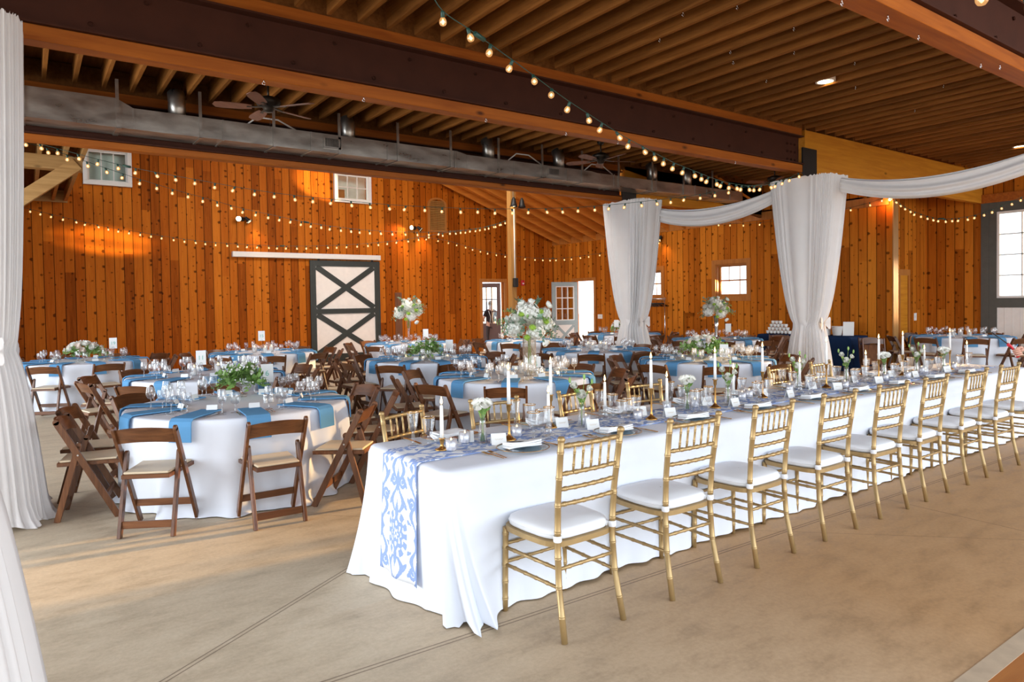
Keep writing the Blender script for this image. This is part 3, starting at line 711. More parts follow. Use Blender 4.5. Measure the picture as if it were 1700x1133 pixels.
# prototypes of tableware
def P1(name, parts, cat):
    """parts: (name, MB, material); the first one is the thing's own mesh when it is alone"""
    if len(parts) == 1: o = parts[0][1].build(name, parts[0][2]); o['category'] = cat; return Proto(o)
    t = thing(name, name, cat)
    for n, m, mt in parts: m.build(n, mt, t)
    return Proto(t)
nap_path = [(.50, .008), (.70, .008), (.86, .008), (.915, .004), (.938, -.014), (.945, -.05), (.947, -.11), (.95, -.165)]

napkin = P1('napkin', [('a', sweep(nap_path, .175, .009), M['napkin'])], 'napkin')
wine = P1('wine_glass', [('bowl', MB().lathe([(.006, .088), (.022, .094), (.033, .112), (.037, .135), (.034, .165), (.029, .192)], 14), M['glass']),
      ('stem', MB().lathe([(.034, .001), (.033, .003), (.008, .007), (.0042, .02), (.004, .07), (.006, .088)], 10), M['glass'])], 'glass')
goblet = P1('water_goblet', [('bowl', MB().lathe([(.006, .068), (.026, .076), (.038, .098), (.041, .122), (.038, .15), (.034, .168)], 14), M['glass']),
      ('stem', MB().lathe([(.036, .001), (.034, .004), (.009, .008), (.005, .02), (.005, .052), (.007, .068)], 10), M['glass'])], 'glass')
def forkmb():
    m = MB(); m.bar((0, -.095, .004), (0, .02, .006), .008, .002, (1, 0, 0)); m.bar((0, .02, .006), (0, .05, .005), .022, .002, (1, 0, 0))
    for k in (-1.5, -.5, .5, 1.5): m.bar((k * .006, .05, .005), (k * .006, .092, .009), .003, .002, (1, 0, 0))
    return m
def knifemb():
    m = MB(); m.bar((0, -.11, .004), (0, 0, .005), .011, .004, (1, 0, 0)); m.bar((0, 0, .005), (.002, .11, .004), .017, .0015, (1, 0, 0)); return m
fork = P1('fork', [('a', forkmb(), M['silver'])], 'fork'); knife = P1('knife', [('a', knifemb(), M['silver'])], 'knife')
gfork = P1('gold_fork', [('a', forkmb(), M['brass'])], 'fork'); gknife = P1('gold_knife', [('a', knifemb(), M['brass'])], 'knife')
def tent(w=.085, h=.055, d=.04):
    m = MB()
    for s in (-1, 1): m.bar((0, s * d / 2, 0), (0, 0, h), w, .0012, (1, 0, 0))
    return m
def inkline(w=.045, y=-.0175, z=.028):
    m = MB()
    for k in range(7): x = -w / 2 + w * k / 7; m.bar((x, y - .001, z - .004 * (k % 2)), (x + w / 7.5, y - .0005, z + .005 * ((k + 1) % 2)), .002, .0008, (0, 1, 0))
    return m
card = P1('place_card', [('fold', tent(), M['card'])], 'place card')
gcard = P1('name_card', [('folded_card', tent(.09, .065, .045), M['card']), ('handwriting', inkline(.05, -.0135, .032), M['goldink'])], 'place card')
shaker = P1('salt_shaker', [('jar', MB().lathe([(.0001, .001), (.019, .001), (.02, .006), (.019, .055), (.015, .062)], 10), M['glass']), ('salt', MB().lathe([(.0001, .004), (.016, .004), (.016, .042), (.0001, .042)], 10), M['card']), ('cap', MB().lathe([(.016, .06), (.017, .075), (.01, .084), (.0001, .086)], 10), M['silver'])], 'salt shaker')
votive = P1('votive_candle', [('cup', MB().lathe([(.0001, .002), (.027, .002), (.03, .01), (.033, .066), (.031, .066), (.028, .012), (.0001, .008)], 14), M['mercury']), ('wax', MB().lathe([(.0001, .045), (.029, .045)], 12), M['wax']), ('flame', MB().lathe([(.0001, .047), (.006, .052), (.005, .062), (.0001, .074)], 8), M['flame'])], 'candle')
clear_votive = P1('tealight', [('cup', MB().lathe([(.0001, .002), (.028, .002), (.031, .01), (.034, .07)], 14), M['glass']), ('wax', MB().lathe([(.0001, .004), (.025, .004), (.025, .03), (.0001, .03)], 12), M['wax']), ('flame', MB().lathe([(.0001, .032), (.006, .037), (.005, .047), (.0001, .059)], 8), M['flame'])], 'candle')
pillar = P1('cylinder_lantern', [('glass_cylinder', MB().lathe([(.0001, .002), (.045, .002), (.048, .006), (.048, .16)], 16), M['glass']), ('wax_pillar', MB().lathe([(.0001, .006), (.034, .006), (.034, .10), (.0001, .10)], 14), M['wax']), ('flame', MB().lathe([(.0001, .102), (.007, .108), (.006, .12), (.0001, .134)], 8), M['flame'])], 'candle')
def taper(zb, L): return MB().lathe([(.0001, zb - .01), (.0115, zb - .01), (.0105, zb + L * .5), (.009, zb + L - .006), (.004, zb + L), (.0001, zb + L)], 12)
def fl(z): return MB().lathe([(.0001, z), (.0065, z + .008), (.0075, z + .014), (.005, z + .026), (.0001, z + .046)], 10)
def wick(z): return MB().tube([(0, 0, z - .004), (0, 0, z + .008)], .0012, 5)
tall_h = [(.0001, 0), (.042, 0), (.043, .004), (.036, .010), (.024, .018), (.011, .03), (.007, .05), (.006, .165), (.008, .172), (.012, .178), (.013, .208), (.020, .214), (.020, .217), (.0115, .217), (.0115, .2)]
tall_taper = P1('tall_taper_candle', [('brass_holder', MB().lathe(tall_h, 16), M['brass']), ('taper', taper(.217, .20), M['wax']), ('wick', wick(.417), M['black']), ('flame', fl(.421), M['flame'])], 'candle')
short_h = [(.0001, 0), (.04, 0), (.041, .005), (.02, .012), (.010, .022), (.009, .035), (.013, .045), (.014, .062), (.021, .066), (.0115, .068), (.0115, .055)]
short_taper = P1('short_taper_candle', [('brass_holder', MB().lathe(short_h, 16), M['brass']), ('taper', taper(.068, .185), M['wax']), ('wick', wick(.253), M['black']), ('flame', fl(.257), M['flame'])], 'candle')
glass_h = [(.0001, .002), (.040, .002), (.042, .008), (.034, .016), (.02, .022), (.024, .034), (.016, .044), (.022, .054), (.017, .064), (.019, .088), (.021, .092), (.012, .092)]
glass_taper = P1('glass_taper_candle', [('glass_holder', MB().lathe(glass_h, 14), M['glass']), ('taper', taper(.075, .185), M['wax']), ('wick', wick(.26), M['black']), ('flame', fl(.264), M['flame'])], 'candle')
gl = [(.007, .062), (.016, .070), (.026, .090), (.033, .125), (.039, .17)]
gold_goblet = P1('gold_rim_goblet', [('bowl', MB().lathe(gl, 14), M['glass']), ('gold_rim', MB().lathe([(.0388, .166), (.0402, .168), (.0402, .1715), (.0388, .171)], 18), M['brass']), ('stem', MB().lathe([(.0001, .002), (.034, .002), (.034, .005), (.012, .012), (.008, .022), (.012, .034), (.007, .046), (.011, .054), (.007, .062)], 12), M['glass'])], 'glass')
gl2 = [(.006, .085), (.014, .09), (.024, .115), (.030, .15), (.034, .20)]
gold_flute = P1('gold_rim_wine_glass', [('bowl', MB().lathe(gl2, 14), M['glass']), ('gold_rim', MB().lathe([(.0338, .196), (.0352, .198), (.0352, .2015), (.0338, .201)], 18), M['brass']), ('stem', MB().lathe([(.0001, .002), (.033, .002), (.032, .005), (.009, .012), (.006, .03), (.010, .05), (.006, .085)], 12), M['glass'])], 'glass')

# ------------------------------------------------------------------ flowers
RNG = random.Random(11)
def frame(n):
    n = Vector(n).normalized(); a = n.cross(Vector((0, 0, 1)) if abs(n.z) < .9 else Vector((1, 0, 0))).normalized(); return a, n.cross(a), n
def hydrangea(c, r, n=64, sq=.85):
    m = MB(); c = Vector(c); m.ball(c, r * .80, 10, 7, (1, 1, sq))
    for i in range(n):
        z = 1 - 2 * (i + .5) / n; q = math.sqrt(1 - z * z); a = i * 2.39996
        nn = Vector((q * cos(a), q * sin(a), z)); p = c + Vector((nn.x, nn.y, nn.z * sq)) * r * RNG.uniform(.86, 1.04)
        A, B, N_ = frame(nn + Vector((RNG.uniform(-.3, .3), RNG.uniform(-.3, .3), RNG.uniform(-.3, .3)))); ro = RNG.uniform(0, 6.28); s = r * RNG.uniform(.20, .27)
        for k in range(4):
            d = A * cos(ro + k * PI / 2) + B * sin(ro + k * PI / 2); e = N_.cross(d)
            m.add([p, p + d * s * .55 + e * s * .42 + N_ * s * .22, p + d * s + N_ * s * .1, p + d * s * .55 - e * s * .42 + N_ * s * .22], [(0, 1, 2, 3)])
    return m
def rose(c, d, r, lay=4, open_=1.0):
    m = MB(); c = Vector(c); A, B, N_ = frame(d); n = 15
    for l in range(lay):
        q = 1 - l * .21; ph = l * .7
        def fn(u, w, q=q, ph=ph, l=l):
            a = 2 * PI * u; rr = r * q * (.28 + .72 * math.sin(w * PI / 2 * open_) ** .7) * (1 + .07 * sin(3 * a + ph) + .05 * sin(5 * a)); h = r * (.95 * w ** 1.4 - .35 + .09 * l + .07 * w * sin(3 * a + ph + 1.2))
            return c + (A * cos(a) + B * sin(a)) * rr + N_ * h
        m.grid(fn, n, 4, True)
    m.ball(c + N_ * r * .15, r * .38, 8, 6); return m
def leafm(m, p, d, L, w, up=None):
    p = Vector(p); A, B, N_ = frame(d)
    if up is not None: B = Vector(up); B = (B - N_ * B.dot(N_)).normalized(); A = B.cross(N_)
    pr = [(0, .0), (.25, .8), (.55, 1.0), (.82, .6), (1, .02)]; v = []
    for t, k in pr: c = p + N_ * L * t - B * L * .25 * t * t; v += [c - A * w * k + B * w * .25 * k, c, c + A * w * k + B * w * .25 * k]
    m.add(v, [(i * 3 + j, i * 3 + j + 1, i * 3 + j + 4, i * 3 + j + 3) for i in range(4) for j in (0, 1)], True)
def sprig(m, p, d, L, n=5, ls=.035, lw=.014, droop=.3):
    p, d = Vector(p), Vector(d).normalized(); pts = [p + d * L * t - Vector((0, 0, L * droop * t * t)) for t in [k / 6 for k in range(7)]]
    m.tube(pts, [.0022 * (1.15 - k / 7) for k in range(7)], 4, False)
    A, B, N_ = frame(d)
    for k in range(n):
        t = .25 + .75 * k / max(1, n - 1); q = p + d * L * t - Vector((0, 0, L * droop * t * t)); a = RNG.uniform(0, 6.28)
        for s in (0, PI): leafm(m, q, d * .55 + A * cos(a + s) + B * sin(a + s), ls * RNG.uniform(.8, 1.2), lw * RNG.uniform(.8, 1.2))
def rdir(zlo=-.2, zhi=1): a = RNG.uniform(0, 6.28); z = RNG.uniform(zlo, zhi); q = math.sqrt(max(0, 1 - z * z)); return Vector((q * cos(a), q * sin(a), z))

def bowl_arrangement(label, loc, hb, wr, hr, nb, leafy, mats=('bloom', 'blush'), silver=False, bl=.032):
    """footed bowl of flowers: bowl height hb, flower dome wr wide, hr high"""
    t = thing('flower_arrangement', label, 'flowers', loc)
    pr = [(.0001, .002), (.05, .002), (.05, .006), (.012, .016), (.008, hb * .5), (.014, hb * .62), (.05, hb * .75), (.085, hb)]
    MB().lathe(pr, 18).build('footed_bowl', M['silver'] if silver else M['glass'], t)
    f = MB()
    for k in range(leafy):
        d = rdir(-.15, .95); sprig(f, Vector((d.x * wr * .25, d.y * wr * .25, hb + .01)), Vector((d.x * wr, d.y * wr, d.z * hr + .02)), Vector((d.x * wr, d.y * wr, d.z * hr)).length * RNG.uniform(.6, .9), 5, .05, .021, .25)
    f.build('leafy_stems', M['leaf'], t)
    for k in range(nb):
        a = k * 2.4; q = math.sqrt((k + .5) / nb); z = hb + hr * (.75 - .55 * q * q); p = Vector((wr * .8 * q * cos(a), wr * .8 * q * sin(a), z))
        rose(p, Vector((p.x, p.y, (z - hb) * 1.2 + .02)), bl * RNG.uniform(.8, 1.15), 3).build('rose_bloom', M[mats[k % len(mats)]], t)
    s = MB()
    for k in range(60):
        d = rdir(-.1, 1); p = Vector((d.x * wr * .9, d.y * wr * .9, hb + d.z * hr * .95)); s.ball(p, .008 * RNG.uniform(.7, 1.3), 6, 4)
    s.build('small_blossom_spray', M['bloom'], t)['kind'] = 'stuff'
    return t
def tall_hydrangeas(label, loc, hv, R_, kind):
    t = thing('flower_arrangement', label, 'flowers', loc)
    if kind == 'cylinder': v = MB().lathe([(.0001, .003), (.075, .003), (.078, .01), (.078, hv), (.075, hv), (.074, .014), (.0001, .012)], 24); mt = M['glass']
    elif kind == 'trumpet_glass': v = MB().lathe([(.0001, .002), (.08, .002), (.08, .008), (.02, .03), (.018, .1), (.03, hv * .6), (.07, hv)], 20); mt = M['glass']
    else: v = MB().lathe([(.0001, .002), (.07, .002), (.07, .008), (.028, .03), (.026, .06), (.035, hv * .5), (.062, hv), (.058, hv)], 20); mt = M['silver']
    v.build('vase', mt, t)
    s = MB()
    for k in range(6): a = k; s.tube([(.03 * cos(a), .03 * sin(a), .02 if kind == 'cylinder' else hv * .6), (.02 * cos(a + 2), .02 * sin(a + 2), hv + .06)], .004, 5)
    s.build('stem_bundle', M['stem'], t)
    c = Vector((0, 0, hv + R_ * .55))
    for i, (x, y, z, r, mt) in enumerate(((0, -.25, .35, .44, 'bloom'), (-.62, -.15, -.25, .42, 'bloom'), (.25, -.35, -.42, .38, 'bloom'), (.66, .05, -.12, .36, 'bloom'), (.1, .55, .1, .44, 'bloom'), (-.45, .5, .05, .4, 'bloom'), (.62, .4, .3, .3, 'bloom'), (-.2, .1, .55, .3, 'bloom'))):
        hydrangea(at_cam(c, x, y, z, R_), r * R_, 60).build('hydrangea_bloom', M[mt], t)
    for x, y, z, r in ((.12, -.66, -.22, .15), (.50, -.5, .02, .16), (-.1, -.6, -.62, .14), (.45, -.3, .38, .14), (-.3, -.55, .3, .13), (.66, -.45, .0, .14)):
        hydrangea(at_cam(c, x, y, z, R_), r * R_, 40).build('lime_bloom', M['lime'], t)
    for x, y, z, r in ((-.52, -.5, .12, .19), (.36, -.66, .0, .17), (.78, -.1, .62, .17), (-.3, -.2, .72, .15), (.1, -.2, .78, .14), (.62, -.4, -.82, .17), (-.85, -.2, .1, .15)):
        p = at_cam(c, x, y, z, R_); rose(p, p - c, r * R_, 3).build('rose_bloom', M['bloom'], t)
    e = MB(); g = MB()
    for k in range(22): d = rdir(-.55, .95); sprig(e, c + d * R_ * .5, d, R_ * RNG.uniform(.5, .85), 5, .042, .019, .15)
    for k in range(18): d = rdir(-.4, .5); sprig(g, c + d * R_ * .55, d, R_ * RNG.uniform(.45, .75), 6, .03, .010, .3)
    e.build('eucalyptus_sprigs', M['euca'], t)['kind'] = 'stuff'; g.build('green_sprigs', M['leaf'], t)['kind'] = 'stuff'
    return t
def at_cam(c, x, y, z, r): return Vector(c) + (rt0 * x + fw0 * y) * r + Vector((0, 0, z * r))

# ------------------------------------------------------------------ writing
def text_mb(s, size, font_w=1.0):
    cu = bpy.data.curves.new('writing', 'FONT'); cu.body = s; cu.size = size; cu.align_x = 'CENTER'; cu.extrude = .0006
    o = bpy.data.objects.new('writing', cu); C.objects.link(o); dg = bpy.context.evaluated_depsgraph_get(); dg.update()
    me = bpy.data.meshes.new_from_object(o.evaluated_get(dg)); bpy.data.objects.remove(o); return me
def table_sign(txt, loc, rz, label, hh=.0, w=.115, h=.18):
    """printed number card in a small wire stand; hh lifts it on its stand"""
    t = thing('table_number_card', label, 'table number', loc, rz)
    MB().box(-w / 2, w / 2, -.0015, .0015, hh, hh + h).build('card', M['card'], t)
    if txt:
        me = text_mb(txt, .075); me.materials.append(M['ink']); o = bpy.data.objects.new('number', me); C.objects.link(o); o.parent = t; o.location = (0, -.003, hh + h * .36); o.rotation_euler = (R(90), 0, 0)
    m = MB(); m.tube([(.016 * sin(a), -.004, hh + .012 + .016 * cos(a)) for a in [2 * PI * k / 12 for k in range(13)]], .0018, 5, False); m.tube([(0, 0, hh), (0, 0, .002)], .002, 5) if hh > .01 else None
    m.lathe([(.0001, .0), (.028, .0), (.028, .004), (.0001, .006)], 12); m.build('wire_stand', M['silver'], t); return t
def face_cam(x, y): return math.atan2(y, x) - PI / 2      # turns local -y towards the camera

# ------------------------------------------------------------------ round tables
CLK = {0: 'twelve', 1: 'one', 2: 'two', 3: 'three', 4: 'four', 5: 'five', 6: 'six', 7: 'seven', 8: 'eight', 9: 'nine', 10: 'ten', 11: 'eleven'}
TABLES = [  # centre, bearing of the first seat, phrase, seats laid with cutlery, far, seats without a chair in view
    ((1.55, 6.36), -95, 'table signed six', True, False, ()),
    ((4.70, 6.55), -94, 'table signed five', True, False, ()),
    ((7.98, 6.40), -98, 'table with the footed flower bowl', True, False, ()),
    ((15.95, 6.20), -112, 'table beside the grey glazed door', False, True, ()),
    ((1.88, 9.35), -96, 'table signed eleven', True, False, ()),
    ((5.11, 9.47), -103, 'table with low feathery greens', True, False, ()),
    ((8.21, 8.95), -100, 'table with cylinder lanterns', False, False, ()),
    ((12.13, 9.44), -100, 'table with the silver trumpet vase', False, True, ()),
    ((.80, 13.3), -80, 'table signed nineteen', False, True, ()),
    ((3.60, 12.96), -100, 'table left of the barn door', False, True, ()),
    ((6.80, 13.4), -110, 'table right of the barn door', False, True, ()),
    ((9.12, 12.2), -105, 'table before the open doorway', False, True, ()),
    ((12.5, 12.6), -100, 'table beside the coat rack', False, True, ()),
]
def clock_names(c, base, n=10):
    tc = math.degrees(math.atan2(-c[1], -c[0])); used = set(); out = []
    for k in range(n):
        a = base + 360 / n * k; d = (a - tc) % 360          # counter-clockwise from the side nearest the camera
        h = (6 - d / 30) % 12; best = min((x for x in range(12) if x not in used), key=lambda x: min(abs(x - h), 12 - abs(x - h))); used.add(best); out.append((a, CLK[best]))
    return out
for ti, (c, base, ph, lay, far, skip) in enumerate(TABLES):
    build_round('round_table', ph, c, 100 + ti, far)
    rnd = random.Random(500 + ti); gph = ph
    for k, (a, hr) in enumerate(clock_names(c, base)):
        ar = R(a); dv = (cos(ar), sin(ar)); tv = (-sin(ar), cos(ar))
        def pl(r, s, z=0): return (c[0] + dv[0] * r + tv[0] * s, c[1] + dv[1] * r + tv[1] * s, z)
        j = rnd.uniform(-5, 5); rr = 1.17 + rnd.uniform(-.02, .05)
        aa = a
        if ti == 0: aa, j, rr = {0: (a + 2, 2, 1.14), 9: (-133.5, 14, 1.15), 8: (-176, -16, 1.15), 1: (-60, 20, 1.16)}.get(k, (a, j, rr))
        br = R(aa)
        fold.put((c[0] + cos(br) * rr, c[1] + sin(br) * rr, 0), R(aa + 90 + j), 'dark wooden folding chair at %s o\'clock of the %s' % (hr, ph), 'folding chairs around the round tables')
        jr = rnd.uniform(-.25, .25)
        napkin.put(pl(0, rnd.uniform(-.02, .02), HT + .004), ar, 'blue napkin hanging off the %s at %s o\'clock' % (ph, hr), 'blue napkins on the round tables')
        s1 = rnd.uniform(-.02, .02)
        goblet.put(pl(.60 + s1, -.13, HT + .003), 0, 'stubby water goblet at %s o\'clock of the %s' % (hr, ph), 'water goblets on the round tables')
        wine.put(pl(.55 - s1, -.22, HT + .003), 0, 'wine glass at %s o\'clock of the %s' % (hr, ph), 'wine glasses on the round tables')
        if ti in (0, 1, 2, 4, 5): wine.put(pl(.66, -.235, HT + .003), 0, 'second wine glass at %s o\'clock of the %s' % (hr, ph), 'wine glasses on the round tables')
        if not far or k % 2 == 0: card.put(pl(.52, .03, HT + .004), ar + R(90) + jr, 'white place card at %s o\'clock of the %s' % (hr, ph), 'place cards on the round tables')
        if lay:
            fork.put(pl(.70, .14, HT + .004), ar + R(90), 'silver fork at %s o\'clock of the %s' % (hr, ph), 'forks on the round tables')
            fork.put(pl(.70, .115, HT + .004), ar + R(93), 'inner silver fork at %s o\'clock of the %s' % (hr, ph), 'forks on the round tables')
            knife.put(pl(.70, -.12, HT + .004), ar + R(90), 'silver knife at %s o\'clock of the %s' % (hr, ph), 'knives on the round tables')
    if ti in (0, 1, 4, 5, 6):
        shaker.put((c[0] + .16, c[1] - .22, HT + .003), 0, 'glass salt shaker by the middle of the %s' % ph, 'salt and pepper shakers')
        shaker.put((c[0] + .22, c[1] - .20, HT + .003), 0, 'second glass shaker beside another on the %s' % ph, 'salt and pepper shakers')
    nl = {1: 4, 4: 2, 6: 4, 9: 3, 3: 3}.get(ti, 0)
    for q in range(nl):
        aq = q * 2 * PI / nl + .4; pillar.put((c[0] + .17 * cos(aq), c[1] + .17 * sin(aq), HT + .003), 0, 'glass cylinder lantern with pillar candle, %s on the %s' % (ORD[q], ph), 'cylinder lanterns')
    if ti in (1, 5, 2):
        for q in range(4): aq = q * 1.57 + .9; clear_votive.put((c[0] + .33 * cos(aq), c[1] + .33 * sin(aq), HT + .003), 0, 'small glass tealight, %s around the middle of the %s' % (ORD[q], ph), 'tealights on the round tables')
Z = HT + .003
bowl_arrangement('low bowl of green leaves and small white flowers on the table signed six', (1.66, 6.75, Z), .14, .21, .27, 14, 46, ('bloom',), bl=.022)
bowl_arrangement('low bowl of white roses and green leaves on the table signed nineteen', (.80, 13.3, Z), .13, .33, .22, 16, 40, bl=.05)
bowl_arrangement('low feathery green and white arrangement on the table behind table five', (5.11, 9.5, Z), .10, .27, .30, 7, 52, bl=.03)
bowl_arrangement('wide footed bowl of white flowers and leaves behind the gold chairs', (7.98, 6.45, Z), .14, .33, .24, 15, 44, silver=True, bl=.04)
bowl_arrangement('small white and green flowers on the table beside the coat rack', (12.4, 12.7, Z), .12, .22, .25, 8, 30, bl=.05)
tall_hydrangeas('tall white hydrangeas with lime blooms in a glass cylinder, table five', (4.78, 6.36, Z), .47, .29, 'cylinder')
tall_hydrangeas('tall round white bouquet in front of the barn door wall', (6.80, 13.4, Z), .55, .30, 'trumpet_glass')
tall_hydrangeas('white bouquet in a tall silver trumpet vase by the right wall', (12.13, 9.44, Z), .50, .29, 'trumpet')
for txt, x, y, ph, hh in (('6', 1.95, 6.92, 'table signed six', .10), ('11', 1.80, 9.25, 'table signed eleven', .13), ('5', 4.98, 6.5, 'table signed five', .02), ('19', 1.22, 13.3, 'table signed nineteen, beside the roses', .18),
                        ('15', 3.55, 12.9, 'table left of the barn door', .22), ('', 5.45, 9.35, 'table with low feathery greens', .10), ('', 7.16, 13.3, 'table right of the barn door', .12), ('3', 7.98, 6.08, 'cloth before the footed flower bowl', .04),
                        ('', 12.22, 9.2, 'table with the silver trumpet vase', .15), ('', 11.95, 12.3, 'table beside the coat rack', .20)):
    table_sign(txt, (x, y, Z), face_cam(x, y), 'white table number card %son the %s' % (('reading %s ' % {'6': 'six', '11': 'eleven', '5': 'five', '19': 'nineteen'}[txt]) if txt in ('6', '11', '5', '19') else '', ph), hh)

# ------------------------------------------------------------------ long table
LX0, LX1, LY0, LY1, LZ = 1.66, 9.35, 2.93, 3.84, .768
def rr_path(n, rad=.06):
    """points and outward normals round the table edge, starting at the runner end, evenly spaced"""
    segs = [((LX0, LY1 - rad), (LX0, LY0 + rad)), (LX0 + rad, LY0 + rad, PI, 1.5 * PI), ((LX0 + rad, LY0), (LX1 - rad, LY0)), (LX1 - rad, LY0 + rad, 1.5 * PI, 2 * PI),
            ((LX1, LY0 + rad), (LX1, LY1 - rad)), (LX1 - rad, LY1 - rad, 0, .5 * PI), ((LX1 - rad, LY1), (LX0 + rad, LY1)), (LX0 + rad, LY1 - rad, .5 * PI, PI)]
    ln = [math.hypot(s[1][0] - s[0][0], s[1][1] - s[0][1]) if len(s) == 2 else rad * PI / 2 * 4 for s in segs]; T = sum(ln); out = []
    for i in range(n):
        d = T * i / n; k = 0
        while d > ln[k]: d -= ln[k]; k += 1
        f = d / ln[k]; s = segs[k]
        if len(s) == 2:
            (ax, ay), (bx, by) = s; L = math.hypot(bx - ax, by - ay); out.append((ax + (bx - ax) * f, ay + (by - ay) * f, (by - ay) / L, -(bx - ax) / L))
        else:
            a = s[2] + (s[3] - s[2]) * f; out.append((s[0] + rad * cos(a), s[1] + rad * sin(a), cos(a), sin(a)))
    return [(x, y, (nx if abs(nx) > 1e-9 else 0), ny) for x, y, nx, ny in out]
NP = 640; path = rr_path(NP)
# outward normals of the straight runs point away from the table
path = [(x, y, nx, ny) if (x - (LX0 + LX1) / 2) * nx + (y - (LY0 + LY1) / 2) * ny > 0 else (x, y, -nx, -ny) for x, y, nx, ny in path]
def end_off(y, t):        # how far the cloth of the runner end stands off, t = 0 at the table top, 1 at the floor
    return .012 + .035 * t + .018 * t * sin(y * 21) + .01 * t * sin(y * 9 + 1)
def long_cloth():
    m = MB(); NV = 26
    tp = [(0.0, 0.0), (.55, 0), (.93, 0), (.985, -.004), (1.0, -.014)]
    cx, cyy = (LX0 + LX1) / 2, (LY0 + LY1) / 2
    def fn(u, w):
        i = int(round(u * NP)) % NP; x, y, nx, ny = path[i]; j = int(round(w * (NV + 4)))
        if j <= 4:
            ins = (.45, .25, .05, .012, 0)[j]
            if j > 1: return (x - nx * ins, y - ny * ins, LZ + tp[j][1])
            return (min(max(x, LX0 + ins), LX1 - ins), min(max(y, LY0 + ins), LY1 - ins), LZ)
        t = (j - 4) / NV; s = i / NP
        cor = 0
        for (ex, ey, amp) in ((LX0, LY0, 1.0), (LX0, LY1, .55), (LX1, LY0, .5), (LX1, LY1, .5)):
            dd = math.hypot(x - ex, y - ey); cor = max(cor, amp * math.exp(-(dd / .17) ** 2))
        if x < LX0 + .03 and LY0 + .2 < y < LY1 - .15: off = end_off(y, t)
        else:
            off = .012 + .012 * t + .011 * t * (sin(x * 8.3) + .6 * sin(x * 17 + 1)) + (.03 * t * t * sin(x * 31 + y * 20) if cor < .05 else 0) * .4
        ph = math.atan2(ny, nx); fold = (1 + .5 * cos(ph * 9 + .6) + .25 * cos(ph * 17))
        off += cor * (.035 * t + .13 * t ** 1.8) * fold
        z = LZ - .014 - (LZ - .02) * t
        if cor > .25: z = max(.006 + .02 * cor * (.5 + .5 * cos(ph * 9 + .6)) * (1 - t), z * (1 - .15 * cor * t))
        if ny < -.5 or ny > .5 and cor < .05: z = max(z, .008 + .014 * (.5 + .5 * sin(x * 5.1)))
        near = math.exp(-(math.hypot(x - LX0, y - LY0) / .22) ** 2)
        return (x + nx * off * (1 - .55 * near) + .11 * near * t ** 1.5, y + ny * off, z)
    m.grid(fn, NP, NV + 4, True); return m
tag(long_cloth().build('tablecloth', M['white'], None, weld=True), 'white floor-length cloth spread over the long head table with corner folds on the floor', 'tablecloth')
lt = thing('banquet_table', 'long head table hidden under white cloth with gold chairs', 'table', ((LX0 + LX1) / 2, (LY0 + LY1) / 2, 0))
hx, hy = (LX1 - LX0) / 2 - .03, (LY1 - LY0) / 2 - .03
MB().box(-hx, hx, -hy, hy, .72, .75).build('tabletop', M['walnutx'], lt)
for i in range(8): x = -hx + .2 + (2 * hx - .4) * (i // 2) / 3; y = (-.3, .3)[i % 2]; MB().tube([(x, y, 0), (x, y, .72)], .015, 8).build('leg', M['black'], lt)
# runner
def runner():
    m = MB(); uvs = []; y0, y1 = 3.175, 3.575; rows = []
    n = 60; zs = [LZ - .014 - (LZ - .02) * t for t in [k / 20 for k in range(21)]]
    prof = [(9.1, LZ + .004, None)] + [(x, LZ + .004, None) for x in [9.1 - (9.1 - LX0 - .02) * k / 24 for k in range(1, 25)]] + [(LX0 + .004, LZ + .001, None)] + [(None, z, k / 20) for k, z in enumerate(zs) if z > .09]
    d = 0; last = None
    for x, z, t in prof:
        row = []
        for j in range(17):
            y = y0 + (y1 - y0) * j / 16
            xx = x if x is not None else LX0 - end_off(y, t) - .006
            row.append((xx, y, z))
        cur = (row[8][0], row[8][2])
        if last: d += math.hypot(cur[0] - last[0], cur[1] - last[1])
        last = cur; rows.append((row, d))
    v = [p for r, _ in rows for p in r]; f = [(i * 17 + j, i * 17 + j + 1, (i + 1) * 17 + j + 1, (i + 1) * 17 + j) for i in range(len(rows) - 1) for j in range(16)]
    m.add(v, f, True); o = m.build('table_runner', M['damask'], None)
    uv = o.data.uv_layers.new(name='UVMap')
    for l in o.data.loops: i = l.vertex_index; uv.data[l.index].uv = ((y1 - y0) * (i % 17) / 16, rows[i // 17][1])
    sm = o.modifiers.new('thick', 'SOLIDIFY'); sm.thickness = .003; sm.offset = 1
    return o
tag(runner(), 'blue and white damask runner along the long table, hanging to the floor at its end', 'table runner')
Z = LZ + .008; ZC = LZ + .004
def lt_pos(i): return 'seat %s from the runner end' % ORD[i]
for k, (x, y) in enumerate(((1.90, 3.36),)): short_taper.put((x, y, Z), 0, 'lit white taper in a short brass holder nearest the runner end', 'taper candles on the long table')
for k, (x, y) in enumerate(((2.35, 3.34), (2.80, 3.50), (3.52, 3.29), (4.26, 3.33), (4.99, 3.42), (5.96, 3.42), (6.75, 3.34), (7.45, 3.44), (8.41, 3.38))):
    tall_taper.put((x, y, Z), 0, 'lit taper in tall thin brass holder, %s such from the runner end' % ORD[k], 'taper candles on the long table')
for k, (x, y) in enumerate(((2.62, 3.30), (3.30, 3.52), (3.79, 3.39), (4.63, 3.44), (5.50, 3.40), (6.66, 3.42), (7.75, 3.36), (8.8, 3.36))):
    glass_taper.put((x, y, Z), 0, 'lit taper in low clear glass holder, %s such from the runner end' % ORD[k], 'taper candles on the long table')
